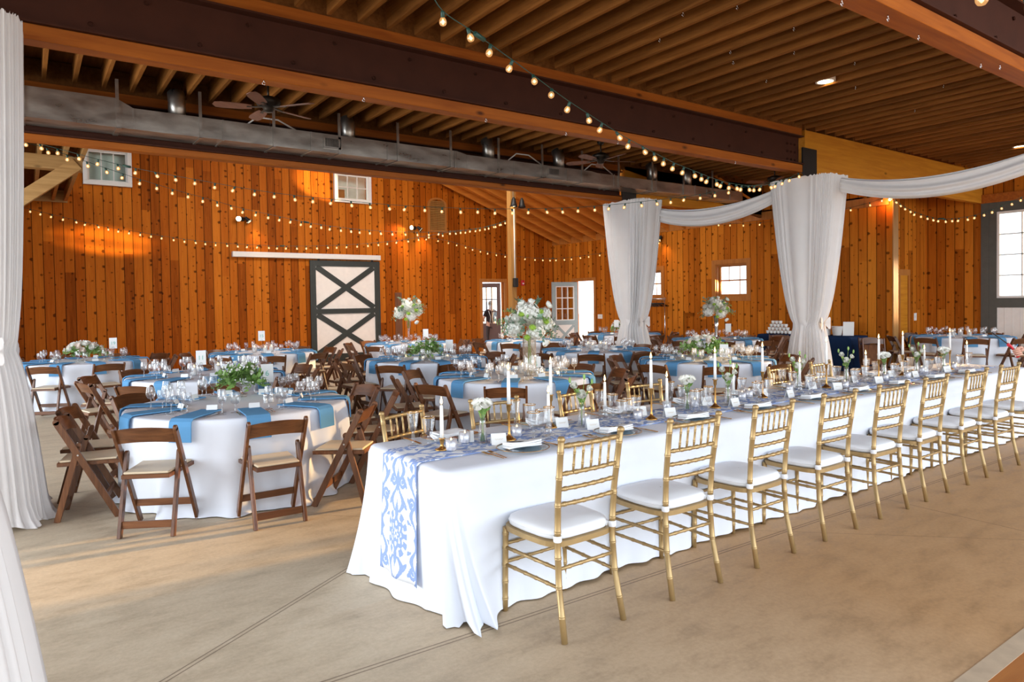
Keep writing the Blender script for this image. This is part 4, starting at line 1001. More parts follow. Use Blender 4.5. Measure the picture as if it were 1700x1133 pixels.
for k, (x, y) in enumerate(((1.93, 3.31), (2.10, 3.44), (2.45, 3.40), (3.05, 3.44), (3.46, 3.36), (3.90, 3.49), (4.17, 3.45), (4.77, 3.46), (4.92, 3.5), (5.49, 3.49), (5.80, 3.50), (6.06, 3.30), (6.92, 3.36), (7.25, 3.3), (7.87, 3.44), (8.24, 3.35), (8.55, 3.40))):
    votive.put((x, y, Z), 0, 'small lit votive in silvery glass, %s on the long table from the runner end' % (ORD + ['thirteenth', 'fourteenth', 'fifteenth', 'sixteenth', 'seventeenth'])[k], 'votive candles on the long table')
def bud_vase(x, y, kind, label):
    t = thing('bud_vase', label, 'vase of flowers', (x, y, Z), 0, 'bud vases on the long table')
    MB().lathe([(.0001, .003), (.024, .003), (.027, .008), (.025, .07), (.019, .12), (.02, .15), (.018, .15), (.017, .118), (.022, .07), (.023, .012), (.0001, .01)], 16).build('glass_vase', M['glass'], t)
    s = MB(); L = MB(); bl = []
    if kind == 0:
        for k in range(6):
            a = k * 1.05 + .3; q = .034 if k else .0; top = Vector((q * cos(a), q * sin(a), .20 + .012 * (k % 3) + (.03 if k == 0 else 0)))
            s.tube([(-.012 * cos(a), -.012 * sin(a), .012), (.006 * cos(a), .006 * sin(a), .13), tuple(top)], .0024, 5); bl.append((top + Vector((0, 0, .012)), Vector((cos(a) * q * 18, sin(a) * q * 18, .8)), .029, 'bloom'))
    else:
        for k, (dx, dz, r) in enumerate(((.0, .21, .032), (-.045, .27, .024), (.05, .25, .022))):
            top = Vector((rt0.x * dx, rt0.y * dx, dz)); s.tube([(0, 0, .012), (dx * .1, 0, .13), tuple(top)], .0024, 5); bl.append((top, Vector((rt0.x * dx * 6 - fw0.x * .7, rt0.y * dx * 6 - fw0.y * .7, .5)), r, 'bloom'))
        for dx, dz in ((.07, .30), (-.075, .31), (.02, .33)):
            top = Vector((rt0.x * dx, rt0.y * dx, dz)); s.tube([(0, 0, .13), (top.x * .6, top.y * .6, .24), tuple(top)], .0016, 5); L.ball(top, .009, 8, 6, (1, 1, 2.2))
    for k in range(4 + 2 * kind):
        d = rdir(.1, .8); leafm(L, (0, 0, .16 + .012 * k), d, .065, .016)
    s.build('stem_bundle', M['stem'], t); L.build('leaf_sprays', M['leaf'], t)
    for p, d, r, mt in bl: rose(p, d, r, 4, .95).build('rose_bloom', M[mt], t)
for k, (x, y, kd) in enumerate(((2.18, 3.37, 0), (2.96, 3.38, 1), (4.0, 3.38, 0), (4.48, 3.38, 1), (5.66, 3.52, 1), (6.45, 3.5, 1), (7.1, 3.46, 0), (7.55, 3.35, 1), (8.2, 3.36, 0))):
    bud_vase(x, y, kd, 'glass bud vase of white %s, %s from the runner end' % (('roses in a round bunch', 'lisianthus with green buds')[kd], ORD[k]))
def setting(i, x, side):
    far = side > 0; ph = '%s seat from the runner end, %s side' % (ORD[i], 'far' if far else 'near')
    s = 1 if far else -1; yp = 3.385 + s * .29; rz = PI if far else 0
    p = plate_p.put((x, yp, ZC), rz, 'clear glass charger plate with gold rim, %s' % ph, 'charger plates on the long table')
    wnap.put((x + .01, yp - s * .02, ZC + .016), rz + R(random.uniform(-6, 6)), 'folded white napkin on its plate, %s' % ph, 'white napkins on the long table')
    gfork.put((x - .225 * -s, yp + s * .03, ZC), rz + R(4), 'gold fork, outer one, %s' % ph, 'gold forks on the long table')
    gfork.put((x - .195 * -s, yp + s * .03, ZC), rz - R(4), 'gold fork next to the plate, %s' % ph, 'gold forks on the long table')
    gknife.put((x + .21 * -s, yp + s * .03, ZC), rz, 'gold knife beside the plate, %s' % ph, 'gold knives on the long table')
    gcard.put((x - .03 * -s, yp - s * .20 + .0, ZC + .0), R(random.uniform(-14, 14)) - R(12), 'folded name card with gold writing, %s' % ph, 'name cards on the long table')
    gold_goblet.put((x + .20 * -s, yp - s * .16, ZC), 0, 'water goblet with gold rim, %s' % ph, 'gold-rimmed goblets on the long table')
    gold_flute.put((x + .27 * -s, yp - s * .10, ZC), 0, 'taller wine glass with gold rim, %s' % ph, 'gold-rimmed wine glasses on the long table')
    if not far: gold_goblet.put((x + .285 * -s, yp - s * .19, ZC), 0, 'second gold-rimmed goblet behind another, %s' % ph, 'gold-rimmed goblets on the long table')
m1 = MB().lathe([(.0001, .003), (.10, .003), (.135, .010), (.15, .014), (.15, .016), (.13, .013), (.10, .006), (.0001, .006)], 36)
plate_p = P1('charger_plate', [('plate', m1, glass('pale_blue_glass_plate', (.86, .92, .94), .6)), ('gold_rim', MB().lathe([(.1485, .0135), (.152, .0145), (.152, .0165), (.148, .0165)], 36), M['brass'])], 'plate')
def fold_napkin():
    m = MB()
    for k in range(3):
        def top(u, w, k=k):
            x = (u - .5) * (.22 - .012 * k); y = (w - .5) * (.10 - .012 * k); z = .006 + .009 * k + .006 * sin(u * 5 + k) * (.4 + w) + .005 * cos(w * 3)
            return (x + .02 * (w - .5) * (1 - k), y, z)
        n0 = len(m.v); m.grid(top, 12, 4); vs = m.v[n0:]
        m.add([(x, y, z - .008) for x, y, z in vs], [])
        o = n0; b = n0 + 65; ring = [i for i in range(13)] + [13 * j + 12 for j in range(1, 5)] + [52 + i for i in range(11, -1, -1)] + [13 * j for j in range(3, 0, -1)]
        for a, c in zip(ring, ring[1:] + ring[:1]): m.f.append((o + a, b + a, b + c, o + c)); m.sm.append(False)
    return m
wnap = P1('white_napkin', [('a', fold_napkin(), M['napkinw'])], 'napkin')
for i in range(9):
    x = 2.22 + .735 * i; setting(i, x + .05, -1); setting(i, x - .12, 1)

# ------------------------------------------------------------------ hanging drapes
def drape(label, cx, cy, hx, hy, zt, ztie, tie, fl_, seed, n=46, group='white drapes on the barn posts', bow=1):
    rnd = random.Random(seed); ph = [rnd.uniform(0, 6.28) for _ in range(4)]
    t = thing('post_drape', label, 'curtain', (cx, cy, 0), 0, group)
    NU, NV = 260, 46
    def size(z):
        if z > ztie:
            q = (z - ztie) / (zt - ztie); k = q ** .62
            return tie[0] + (hx - tie[0]) * k, tie[1] + (hy - tie[1]) * k, 1 - math.exp(-((z - ztie) / .3) ** 2) * .75
        q = (ztie - z) / ztie; k = q ** .7
        return tie[0] + (fl_[0] - tie[0]) * k, tie[1] + (fl_[1] - tie[1]) * k, 1 - math.exp(-((z - ztie) / .2) ** 2) * .7
    def fn(u, w):
        a = 2 * PI * u; z = zt + (.0 - zt) * w; ax, ay, pl = size(z); e = 5 if z > ztie else 3
        c, s = cos(a), sin(a); x = ax * math.copysign(abs(c) ** (2 / e), c); y = ay * math.copysign(abs(s) ** (2 / e), s)
        wob = sin(n * a + ph[0] + 1.4 * sin(5 * a + ph[1])) * .55 + .35 * sin(n * .5 * a + ph[2]) + .2 * sin(n * 1.7 * a + ph[3])
        amp = (.016 + .014 * min(1, (zt - z) / 1.2)) * (.4 + .6 * pl)
        k = 1 + wob * amp / max(.15, math.hypot(x, y)) * 1.0
        if w < .015: z += .012 * sin(n * a * 1.3)
        if z < .14: q = (1 - max(z, 0) / .14); k += .10 * q * (1 + sin(9 * a + ph[1])) * .7; z = max(.006, z * .8 + .02 * q * (1 + sin(11 * a + ph[2])))
        return (x * k, y * k, z)
    m = MB(); m.grid(fn, NU, NV, True); m.build('fabric_panel', M['drape'], t)
    b = MB(); bx, by = tie[0] + .022, tie[1] + .022
    def band(u, w): a = 2 * PI * u; r = 1 + .03 * sin(7 * a + w * 5); return (bx * cos(a) * r, by * sin(a) * r, ztie - .075 + .15 * w + .02 * cos(a))
    b.grid(band, 48, 5, True); b.build('tie_band', M['drape'], t)
    k = MB(); p0 = Vector((bx * .3, -by * .98, ztie))
    for s in (-1, 1):
        k.grid(lambda u, w: tuple(p0 + Vector((s * (.015 + .13 * math.sin(u * PI) ** .8), -.03 - .03 * sin(u * PI), (w - .5) * (.04 + .09 * sin(u * PI)) + .05 * sin(u * 2 * PI)))), 12, 3)
        k.grid(lambda u, w: tuple(p0 + Vector((s * (.02 + .05 * u) + (w - .5) * .06 * (.4 + u), -.03, -.26 * u))), 6, 3)
    if bow: k.build('bow', M['drape'], t)
    return t
drape('white voile drape tied at the waist round the post at the head table', 10.86, 6.54, .36, .56, 3.60, 1.17, (.20, .19), (.36, .36), 1)
drape('white tied drape round the farther post in front of the coat rack', 10.17, 9.98, .36, .58, 3.60, 1.17, (.19, .19), (.38, .38), 2)
drape('white tied drape at the left edge of the photo, hem pooled on the floor', -.36, 6.52, .41, .50, 3.72, 1.30, (.30, .25), (.48, .46), 3)
drape('nearest white drape, only its flared lower edge in view by the floor', -.50, 2.55, .38, .48, 3.70, 1.30, (.33, .3), (.56, .60), 4)
def swag(label, a, b, s0, s1, h0, hm, bel=.10):
    t = None; a, b = Vector(a), Vector(b); d = (b - a); hd = Vector((d.x, d.y, 0)).normalized(); nn = Vector((-hd.y, hd.x, 0))
    def fn(u, w):
        q = 4 * u * (1 - u); p = a + d * u; zt = p.z - s0 * q; zb = p.z - h0 * (1 - q) - (s1) * q
        an = 2 * PI * w; c = (zt + zb) / 2; hh = (zt - zb) / 2
        z = c + hh * cos(an) ; o = bel * (.35 + .65 * q) * sin(an)
        o += .016 * sin(w * 46 + 2.5 * sin(u * 3)) * (.5 + q); z += .008 * sin(w * 30 + 1)
        return (p.x + nn.x * o, p.y + nn.y * o, z)
    m = MB(); m.grid(lambda u, w: fn(w, u), 72, 40, True); o = m.build('drape_swag', M['drape'], None); return tag(o, label, 'curtain', 'white swags between the posts')
swag('white swag of voile between the two farther drapes', (10.42, 9.85, 3.53), (10.66, 6.98, 3.50), .20, .52, .22, .4)
swag('long white swag from the head table drape to the upper right', (10.9, 6.02, 3.56), (10.75, 2.70, 3.66), .26, .56, .22, .4)

# ------------------------------------------------------------------ duct, fans, lamps
du = thing('air_duct', 'long galvanised sheet metal air duct hung along the second ceiling beam', 'duct')
D0, D1, ZB = 9.90, 10.34, 3.875
def loft(m, xs):
    v = []
    for x, zt in xs: v += [(x, D0, ZB), (x, D1, ZB), (x, D1, zt), (x, D0, zt)]
    f = [(4 * i + k, 4 * i + (k + 1) % 4, 4 * i + 4 + (k + 1) % 4, 4 * i + 4 + k) for i in range(len(xs) - 1) for k in range(4)]
    n = len(xs) - 1; f += [(3, 2, 1, 0), (4 * n, 4 * n + 1, 4 * n + 2, 4 * n + 3)]; m.add(v, f)
m = MB(); loft(m, [(-3, 4.24), (1.02, 4.24), (1.21, 4.14), (5.98, 4.15), (6.18, 4.11), (9.0, 4.11), (9.15, 4.09), (13.72, 4.09)]); m.build('duct_body', M['galv'], du)
m = MB(); x = -2.6
def dtop(x): return 4.24 if x < 1.02 else 4.14 if x < 6 else 4.10
while x < 13.6:
    m.box(x - .012, x + .012, D0 - .012, D0, ZB - .004, dtop(x) + .004).box(x - .012, x + .012, D0 - .012, D1, ZB - .012, ZB); x += 1.22
for x in (1.02, 1.21, 5.98, 6.18): m.box(x - .008, x + .008, D0 - .008, D0, ZB, dtop(x - .03))
m.build('seam_ribs', M['galv'], du)
x = -.9
while x < 13.5:
    MB().box(x - .018, x + .018, D0 - .018, D0 + .004, ZB - .01, 4.475).box(x - .018, x + .018, D0 - .018, D1, ZB - .014, ZB - .004).build('hanger_strap', M['galv'], du); x += .966
for a, b, c, e in ((3.68, 3.97, 3.93, 4.115), (7.91, 8.21, 3.925, 4.09), (12.42, 12.68, 3.91, 4.06)):
    m = MB(); framebars(m, lambda m, p, q, r_, s_: m.box(p, q, D0 - .018, D0, r_, s_), a, b, c, e, .03); rg = m.build('register', M['galv'], du)
    m = MB().box(a + .03, b - .03, D0 - .004, D0 + .001, c + .03, e - .03); m.build('dark_opening', M['black'], rg)
    m = MB(); k = a + .045
    while k < b - .03: m.box(k - .003, k + .003, D0 - .014, D0 - .004, c + .03, e - .03); k += .017
    m.build('grille', M['galv'], rg)
for x in (1.75, 4.15, 6.75, 8.35, 10.9, 12.0):
    MB().tube([(x, 10.1, 4.08), (x, 10.1, 4.36), (x, 10.15, 4.47)], .11, 16).build('branch_duct', M['galv'], du)
for x in (2.6, 7.1, 8.9): MB().tube([(x, D0 + .1, 4.13), (x + .15, D0 + .05, 4.26), (x + .45, D0 + .08, 4.27), (x + .8, D0 + .15, 4.14)], .012, 6).build('cable', M['white_paint'], du)
def make_fan():
    t = thing('ceiling_fan', 'fan', 'fan')
    MB().lathe([(.0001, .30), (.065, .30), (.06, .26), (.02, .235), (.0001, .235)], 16).build('canopy', M['bronze'], t)
    MB().tube([(0, 0, .25), (0, 0, .08)], .013, 8).build('downrod', M['bronze'], t)
    MB().lathe([(.02, .10), (.07, .095), (.15, .06), (.155, .03), (.14, -.01), (.08, -.035), (.06, -.07), (.05, -.095), (.0001, -.10)], 24).build('motor_housing', M['bronze'], t)
    MB().tube([(.02, 0, -.1), (.02, 0, -.3)], .002, 4).build('pull_chain', M['bronze'], t)
    for k in range(5):
        a = 2 * PI * k / 5; m = MB(); A = Matrix.Rotation(a, 4, 'Z')
        po = [(.20, -.05), (.32, -.068), (.55, -.075), (.63, -.06), (.66, 0), (.63, .06), (.55, .075), (.32, .068), (.20, .05)]
        m.prism(po, -.004, .004).xf(A @ Matrix.Translation((0, 0, -.045)) @ Matrix.Rotation(R(13), 4, 'X')); b = m.build('blade', M['blade'], t)
        m = MB().bar((.08, 0, -.035), (.26, 0, -.05), .05, .008, (0, 1, 0)).xf(A); m.build('blade_iron', M['bronze'], b)
    return Proto(t)
fan = make_fan()
for i, (x, y, a, l) in enumerate(((2.62, 8.95, 20, 'dark ceiling fan above the table signed eleven, nearest the left drape'), (8.55, 9.15, 50, 'dark ceiling fan with pale sunlit blade, middle one of three'), (13.4, 8.85, 10, 'dark ceiling fan half hidden behind the head table drape'))):
    fan.put((x, y, 4.175), R(a), l, 'ceiling fans between the beams')
for x, y, l in ((8.86, 5.08, 'lit round downlight between the joists above the head table'), (16.0, 5.18, 'lit round downlight at the far right end of the joists')):
    t = thing('downlight', l, 'ceiling light', (x, y, 4.50), 0, 'round downlights')
    MB().lathe([(.10, .0), (.125, .0), (.125, .24), (.10, .24)], 24).build('trim_ring', M['panelw'], t); MB().lathe([(.0001, .004), (.10, .004)], 24).build('lens', M['lampon'], t)
    lamp('downlight_beam', 'SPOT', (x, y, 4.46), (x, y, 0), 30, (1, .75, .45), spot_size=R(95), spot_blend=.6, shadow_soft_size=.08)
def wall_lamp(label, loc, rz, heads, e, aim):
    t = thing('wall_lamp', label, 'wall lamp', loc, rz, 'twin spotlights on the walls')
    MB().lathe([(.0001, 0), (.06, 0), (.06, .03), (.0001, .03)], 14).xf(Matrix.Rotation(R(90), 4, 'X')).build('back_plate', M['black'], t)
    for s, (dx, dy, dz) in zip((-1, 1), heads):
        d = Vector((dx, dy, dz)).normalized(); A = d.to_track_quat('Z', 'Y').to_matrix().to_4x4(); p = Vector((s * .09, -.12, 0))
        MB().lathe([(.03, -.06), (.035, -.02), (.055, .05), (.075, .11), (.072, .11), (.05, .05)], 16).xf(Matrix.Translation(p) @ A).build('lamp_head', M['black'], t)
        MB().lathe([(.0001, .105), (.05, .1), (.068, .085)], 16).xf(Matrix.Translation(p) @ A).build('bulb_face', M['lampon'], t)
        MB().tube([(0, -.02, 0), tuple(p)], .012, 6).build('arm', M['black'], t)
    for a in aim: lamp('wall_lamp_beam', 'SPOT', a[0], a[1], e, (1, .55, .2), spot_size=R(70), spot_blend=.8, shadow_soft_size=.05)
wall_lamp('twin spotlight on the back wall left of the barn door track', (4.75, YB, 3.90), 0, ((-.5, -.8, -.2), (.6, -.2, -.8)), 22, (((4.95, YB - .25, 3.85), (5.25, YB, 2.9)),))
wall_lamp('twin spotlight on the back wall between barn door and louvre', (9.80, YB, 3.92), 0, ((-.8, -.3, -.1), (.6, -.3, -.6)), 45, (((9.6, YB - .25, 3.9), (9.2, YB, 3.75)), ((10.0, YB - .25, 3.85), (10.1, YB, 2.9)), ((9.5, YB - .3, 3.8), (9.2, YB, 2.6))))
wall_lamp('twin spotlight high on the right wall above the coat rack', (XR, 13.8, 3.42), R(-90), ((.5, -.8, -.2), (-.6, -.2, -.8)), 18, (((XR - .25, 13.7, 3.4), (XR, 13.5, 2.6)),))
t = thing('bell_lamp', 'black bell-shaped spotlight on the tall timber post', 'wall lamp', (9.90, 13.68, 4.02))
for dx in (-.05, .2): MB().lathe([(.02, .16), (.05, .10), (.07, 0), (.10, -.08), (.095, -.08), (.05, .06)], 14, (dx, -.02, 0)).build('bell_shade', M['black'], t); 
MB().lathe([(.0001, -.05), (.07, -.06)], 12, (-.05, -.02, 0)).build('bulb_face', M['lampon'], t); MB().tube([(-.05, .0, .15), (-.05, .02, 1.0)], .012, 6).build('conduit', M['galv'], t)
lamp('post_lamp_beam', 'SPOT', (9.86, 13.55, 3.92), (9.88, 13.74, 1.5), 30, (1, .66, .25), spot_size=R(40), spot_blend=.7, shadow_soft_size=.04)
t = thing('outlet_cord', 'black outlet box hanging on a pale conduit down the timber post', 'outlet')
MB().tube([(9.9, 13.725, 3.9), (9.9, 13.725, 2.2)], .014, 6).build('conduit', M['white_paint'], t); MB().box(9.84, 9.96, 13.66, 13.74, 1.98, 2.2).build('box', M['black'], t, .008)
t = thing('corner_lamp', 'small glowing lamp on the end of the right wall by the alcove', 'wall lamp', (XR - .05, 7.27, 3.68)); MB().ball((0, 0, 0), .03).build('bulb_face', M['bulb'], t); MB().box(.0, .05, -.04, .04, .02, .06).build('bracket', M['black'], t)
lamp('corner_glow', 'POINT', (XR - .16, 7.3, 3.62), (0, 0, 0), 9, (1, .32, .1), shadow_soft_size=.04)

# ------------------------------------------------------------------ strings of lights
bulb_sock = MB().lathe([(.0001, .0), (.011, 0), (.013, -.012), (.013, -.036), (.010, -.040)], 8).mesh('socket', M['green'])
bulb_glow = MB().lathe([(.0001, -.046), (.005, -.050), (.009, -.062), (.008, -.074), (.0001, -.082)], 8).mesh('filament_glow', M['bulb'])
bulb_glass = MB().lathe([(.010, -.036), (.017, -.044), (.0225, -.055), (.0245, -.066), (.0225, -.077), (.0165, -.086), (.0001, -.091)], 12).mesh('bulb_glass', M['halo'])
def string_lights(label, pts, t0, t1, tail0=(), tail1=(), plug=None, tilt=0):
    """pts: where each bulb is seen; the cord runs in a straight plan line from distance t0 to t1"""
    t = thing('string_lights', label, 'string lights', (0, 0, 0), 0, 'strings of warm bulbs')
    xa, xb = pts[0][0], pts[-1][0]
    def P(p): q = (p[0] - xa) / (xb - xa); return at(p[0], p[1], 1 / ((1 - q) / t0 + q / t1))
    W3 = [P(p) for p in pts]
    for _ in range(3): W3 = [W3[0]] + [(a + b * 2 + c) / 4 for a, b, c in zip(W3, W3[1:], W3[2:])] + [W3[-1]]
    hang = [p + Vector((0, 0, .075)) for p in W3]
    cord = [P(p) + Vector((0, 0, .05)) for p in tail0] + hang + [P(p) + Vector((0, 0, .05)) for p in tail1]
    sm = []
    for i in range(len(cord) - 1):
        a, b, c, d = cord[max(0, i - 1)], cord[i], cord[i + 1], cord[min(len(cord) - 1, i + 2)]
        for k in range(4): u = k / 4; sm.append(.5 * ((2 * b) + (c - a) * u + (2 * a - 5 * b + 4 * c - d) * u * u + (3 * b - a - 3 * c + d) * u ** 3))
    sm.append(cord[-1]); MB().tube(sm, .0035, 5, False).build('cord', M['green'], t)
    rnd = random.Random(len(pts))
    for p in hang:
        s = bpy.data.objects.new('bulb', bulb_glass); C.objects.link(s); s.parent = t; s.location = p; s.rotation_euler = (rnd.uniform(-.35, .35), rnd.uniform(-.5, .5), rnd.uniform(0, 6))
        for n_, me in (('socket', bulb_sock), ('glow', bulb_glow)): q = bpy.data.objects.new(n_, me); C.objects.link(q); q.parent = s
    if plug is not None:
        p = (hang[plug] + hang[plug + 1]) / 2; d = (hang[plug + 1] - hang[plug]).normalized() * .05; MB().tube([p - d, p + d], .016, 8).build('plug_joint', M['green'], t)
    return t
string_lights('nearest string of warm bulbs sweeping from overhead down to the head table drape',
  [(735, 38), (789, 72), (803, 84), (850, 121), (894, 139), (910, 165), (943, 187), (980, 202), (1001, 220), (1021, 233), (1044, 246), (1067, 257), (1090, 265), (1098, 275), (1118, 283), (1138, 289), (1150, 296), (1168, 298), (1174, 305), (1189, 309), (1200, 312), (1210, 314), (1222, 316), (1232, 317), (1241, 318), (1250, 318), (1263, 318), (1275, 315), (1289, 313), (1302, 308), (1311, 304), (1325, 295)], 4.3, 11.2, ((712, -6),), (), 1)
string_lights('string of warm bulbs from the left drape to the head table drape, below both windows',
  [(41, 242), (56, 245), (94, 256), (129, 265), (165, 275), (200, 284), (221, 288), (256, 296), (291, 301), (323, 307), (357, 313), (391, 320), (423, 325), (456, 330), (488, 334), (520, 337), (551, 339), (583, 343), (614, 347), (644, 349), (675, 351), (704, 352), (735, 353), (764, 355), (794, 355), (822, 356), (850, 356), (878, 355), (906, 355), (932, 354), (960, 354), (988, 350), (1012, 349), (1038, 347), (1065, 343), (1089, 340), (1114, 339), (1137, 334), (1162, 331), (1186, 328), (1211, 322)], 9.0, 10.6, (), ((1260, 312), (1325, 297)), 5)
string_lights('middle string of warm bulbs sagging from the left window to the timber post',
  [(78, 255), (111, 267), (145, 277), (175, 288), (205, 298), (232, 307), (263, 314), (286, 324), (310, 330), (340, 334), (361, 343), (381, 349), (406, 355), (425, 360), (448, 362), (464, 367), (484, 372), (504, 375), (514, 378), (533, 380), (548, 382), (565, 385), (582, 386), (596, 388), (611, 389), (627, 390), (651, 391), (669, 391), (693, 392), (715, 392), (725, 391), (751, 390), (762, 388), (783, 386), (801, 384), (810, 382), (825, 378), (834, 374), (838, 372)], 9.2, 16.6, ((40, 243),), (), 17)
string_lights('lowest string of warm bulbs across the back wall above the barn door track',
  [(50, 353), (68, 358), (88, 362), (105, 366), (125, 371), (143, 375), (161, 379), (179, 383), (197, 386), (215, 389), (233, 391), (252, 394), (269, 398), (287, 400), (306, 403), (323, 405), (341, 407), (358, 408), (376, 410), (394, 411), (411, 412), (429, 412), (446, 414), (464, 415), (474, 413), (491, 415), (509, 414), (526, 414), (542, 413), (560, 413), (577, 412), (593, 411), (610, 410), (627, 408), (644, 407), (660, 405), (677, 403), (693, 401), (711, 396), (735, 391), (757, 389), (777, 389), (792, 386), (805, 382), (820, 378), (831, 375)], 14.8, 16.7, ((30, 348),), ((840, 370),), 23)
string_lights('string of warm bulbs sagging between the two twin spotlights in the far corner',
  [(709, 399), (735, 400), (747, 404), (759, 409), (772, 413), (784, 416), (797, 419), (809, 423), (822, 425), (835, 427), (861, 431), (874, 432), (888, 433), (901, 434), (914, 434), (922, 434), (935, 433), (949, 432), (962, 430), (975, 428), (989, 426), (1002, 422), (1085, 419), (1088, 416), (1090, 413), (1092, 410), (1094, 405), (1096, 400)], 20.2, 19.4, ((690, 394),), (), 14)
string_lights('string of warm bulbs on the right wall passing behind the head table drape',
  [(1193, 375), (1213, 377), (1233, 377), (1252, 377), (1272, 377), (1409, 354), (1427, 349), (1445, 342), (1465, 335)], 18.0, 14.8, ((1160, 374),), ((1479, 329),))
string_lights('string of warm bulbs sagging from the alcove corner towards the grey glazed door',
  [(1480, 332), (1485, 339), (1494, 344), (1501, 349), (1508, 354), (1521, 358), (1528, 362), (1539, 365), (1548, 368), (1557, 370), (1567, 371), (1582, 369), (1590, 369), (1607, 367), (1617, 364), (1635, 360), (1648, 355), (1658, 347), (1682, 342), (1696, 334)], 14.6, 13.4, (), ((1715, 328),), 9)
string_lights('two large near bulbs on a cord in the upper right corner of the photo', [(1575, -14), (1623, 8), (1699, 22)], 2.9, 2.6, ((1520, -20),), ((1740, 24),))

# ------------------------------------------------------------------ buffet, coat rack, leaning chairs
BX0, BX1, BY0, BY1, BH = 14.35, 15.10, 7.70, 9.97, .755
bt = thing('buffet_table', 'buffet table hidden under navy cloth by the right wall', 'table', ((BX0 + BX1) / 2, (BY0 + BY1) / 2, 0))
MB().box(-.35, .35, -1.1, 1.1, .71, .74).build('tabletop', M['walnutx'], bt)
for sx in (-.3, .3):
    for sy in (-1, 1): MB().tube([(sx, sy, 0), (sx, sy, .71)], .015, 8).build('leg', M['black'], bt)
def bcl():
    m = MB(); n = 160
    def fn(u, w):
        d = (u * 4) % 4; k = int(d); f = d - k; P4 = [(BX0, BY1), (BX0, BY0), (BX1, BY0), (BX1, BY1)]; a, b = P4[k % 4], P4[(k + 1) % 4]; x, y = a[0] + (b[0] - a[0]) * f, a[1] + (b[1] - a[1]) * f
        cx, cyy = (BX0 + BX1) / 2, (BY0 + BY1) / 2
        if w < .12: return (cx + (x - cx) * w / .12, cyy + (y - cyy) * w / .12, BH)
        t = (w - .12) / .88; o = .01 + t * (.035 + .03 * sin(u * 60 + sin(u * 17)) + .08 * math.exp(-((f * (1 - f)) / .02) ** 2)); dx, dy = x - cx, y - cyy; L = math.hypot(dx, dy)
        return (x + dx / L * o * 1.2, y + dy / L * o, BH - .01 - (BH - .02) * t)
    m.grid(fn, n, 17, True); return m
tag(bcl().build('tablecloth', M['navy'], None), 'navy blue floor-length cloth on the buffet table by the right wall', 'tablecloth')
cup = P1('coffee_cup', [('a', MB().lathe([(.0001, .002), (.026, .002), (.03, .006), (.041, .03), (.044, .075), (.041, .075), (.037, .03), (.0001, .01)], 14), M['card'])], 'cup')
WN = ['bottom row', 'second row', 'third row', 'top row']
for r, n in enumerate((7, 6, 5, 3)):
    for k in range(n):
        cup.put((14.62, 9.86 - .095 * k - .0475 * r, BH + .004 + .078 * r), 0, 'white cup, %s from the left in the %s of the stacked cups' % (ORD[k], WN[r]), 'white cups stacked on the navy buffet')
bx = thing('box', 'small white box with a dark label on the navy buffet', 'box', (14.62, 8.42, BH + .003), R(-85)); MB().box(-.10, .10, -.07, .07, 0, .15).build('carton', M['card'], bx, .006); MB().box(-.05, .05, -.074, -.07, .05, .09).build('label_panel', M['ink'], bx)
bk = thing('bucket', 'pale metal bucket on the navy buffet', 'bucket', (14.65, 8.15, BH + .003)); MB().lathe([(.0001, .003), (.085, .003), (.09, .01), (.115, .2), (.12, .205), (.112, .205), (.085, .012), (.0001, .01)], 20).build('pail', M['white_paint'], bk); MB().tube([(.118 * cos(a), .118 * sin(a), .19 - .06 * sin(a) ** 2) for a in [PI * k / 10 for k in range(11)]], .004, 5).build('handle', M['silver'], bk)
sg = thing('standing_card', 'pale framed card leaning upright at the right end of the buffet', 'sign', (14.70, 7.93, BH + .003), R(-70)); MB().bar((0, 0, 0), (0, .07, .30), .22, .012, (1, 0, 0)).build('card', M['card'], sg); MB().bar((0, .06, .25), (0, .2, 0), .05, .006, (1, 0, 0)).build('easel_back', M['card'], sg)
rk = thing('coat_rack', 'chrome coat rack by the right wall behind the farther drape', 'coat rack', (14.85, 13.95, 0))
for y in (-.62, .62):
    MB().tube([(0, y, .05), (0, y, 1.66)], .016, 8).build('upright', M['silver'], rk); MB().tube([(-.25, y, .05), (.25, y, .05)], .014, 8).build('foot_bar', M['silver'], rk)
    MB().box(-.03, .03, y - .03, y + .03, 1.60, 1.68).build('joint', M['silver'], rk)
MB().tube([(0, -.68, 1.64), (0, .68, 1.64)], .015, 8).build('top_rail', M['silver'], rk)
hm = MB(); hm.tube([(0, 0, 1.52), (0, 0, 1.60), (.018, 0, 1.635), (0, 0, 1.662), (-.018, 0, 1.648)], .003, 5, False); hm.tube([(-.21, 0, 1.42), (-.1, 0, 1.485), (0, 0, 1.52), (.1, 0, 1.485), (.21, 0, 1.42)], .010, 6); hm.tube([(-.2, 0, 1.425), (.2, 0, 1.425)], .005, 5)
hang = P1('coat_hanger', [('a', hm, M['black'])], 'hanger')
for k in range(16): hang.put((14.85, 13.40 + .052 * k + .3 * (k > 11), 0), R(random.uniform(-14, 14)), 'black empty hanger in the close row on the chrome coat rack', 'empty hangers on the coat rack')
for i, (x, y, a, tl, l) in enumerate(((14.05, 9.25, 72, 14, 'folded chair leaning on the navy buffet, nearer the cups'), (13.90, 9.05, 60, 15, 'second folded chair leaning in front of another at the buffet'), (14.2, 7.15, 40, 15, 'folded chair leaning by the alcove corner with sunlit edge'), (14.0, 6.98, 45, 15, 'folded chair in front of another by the alcove corner'))):
    folded.put((x, y, 0), R(-a), l, 'folded chairs leaning by the buffet', rx=R(-tl))

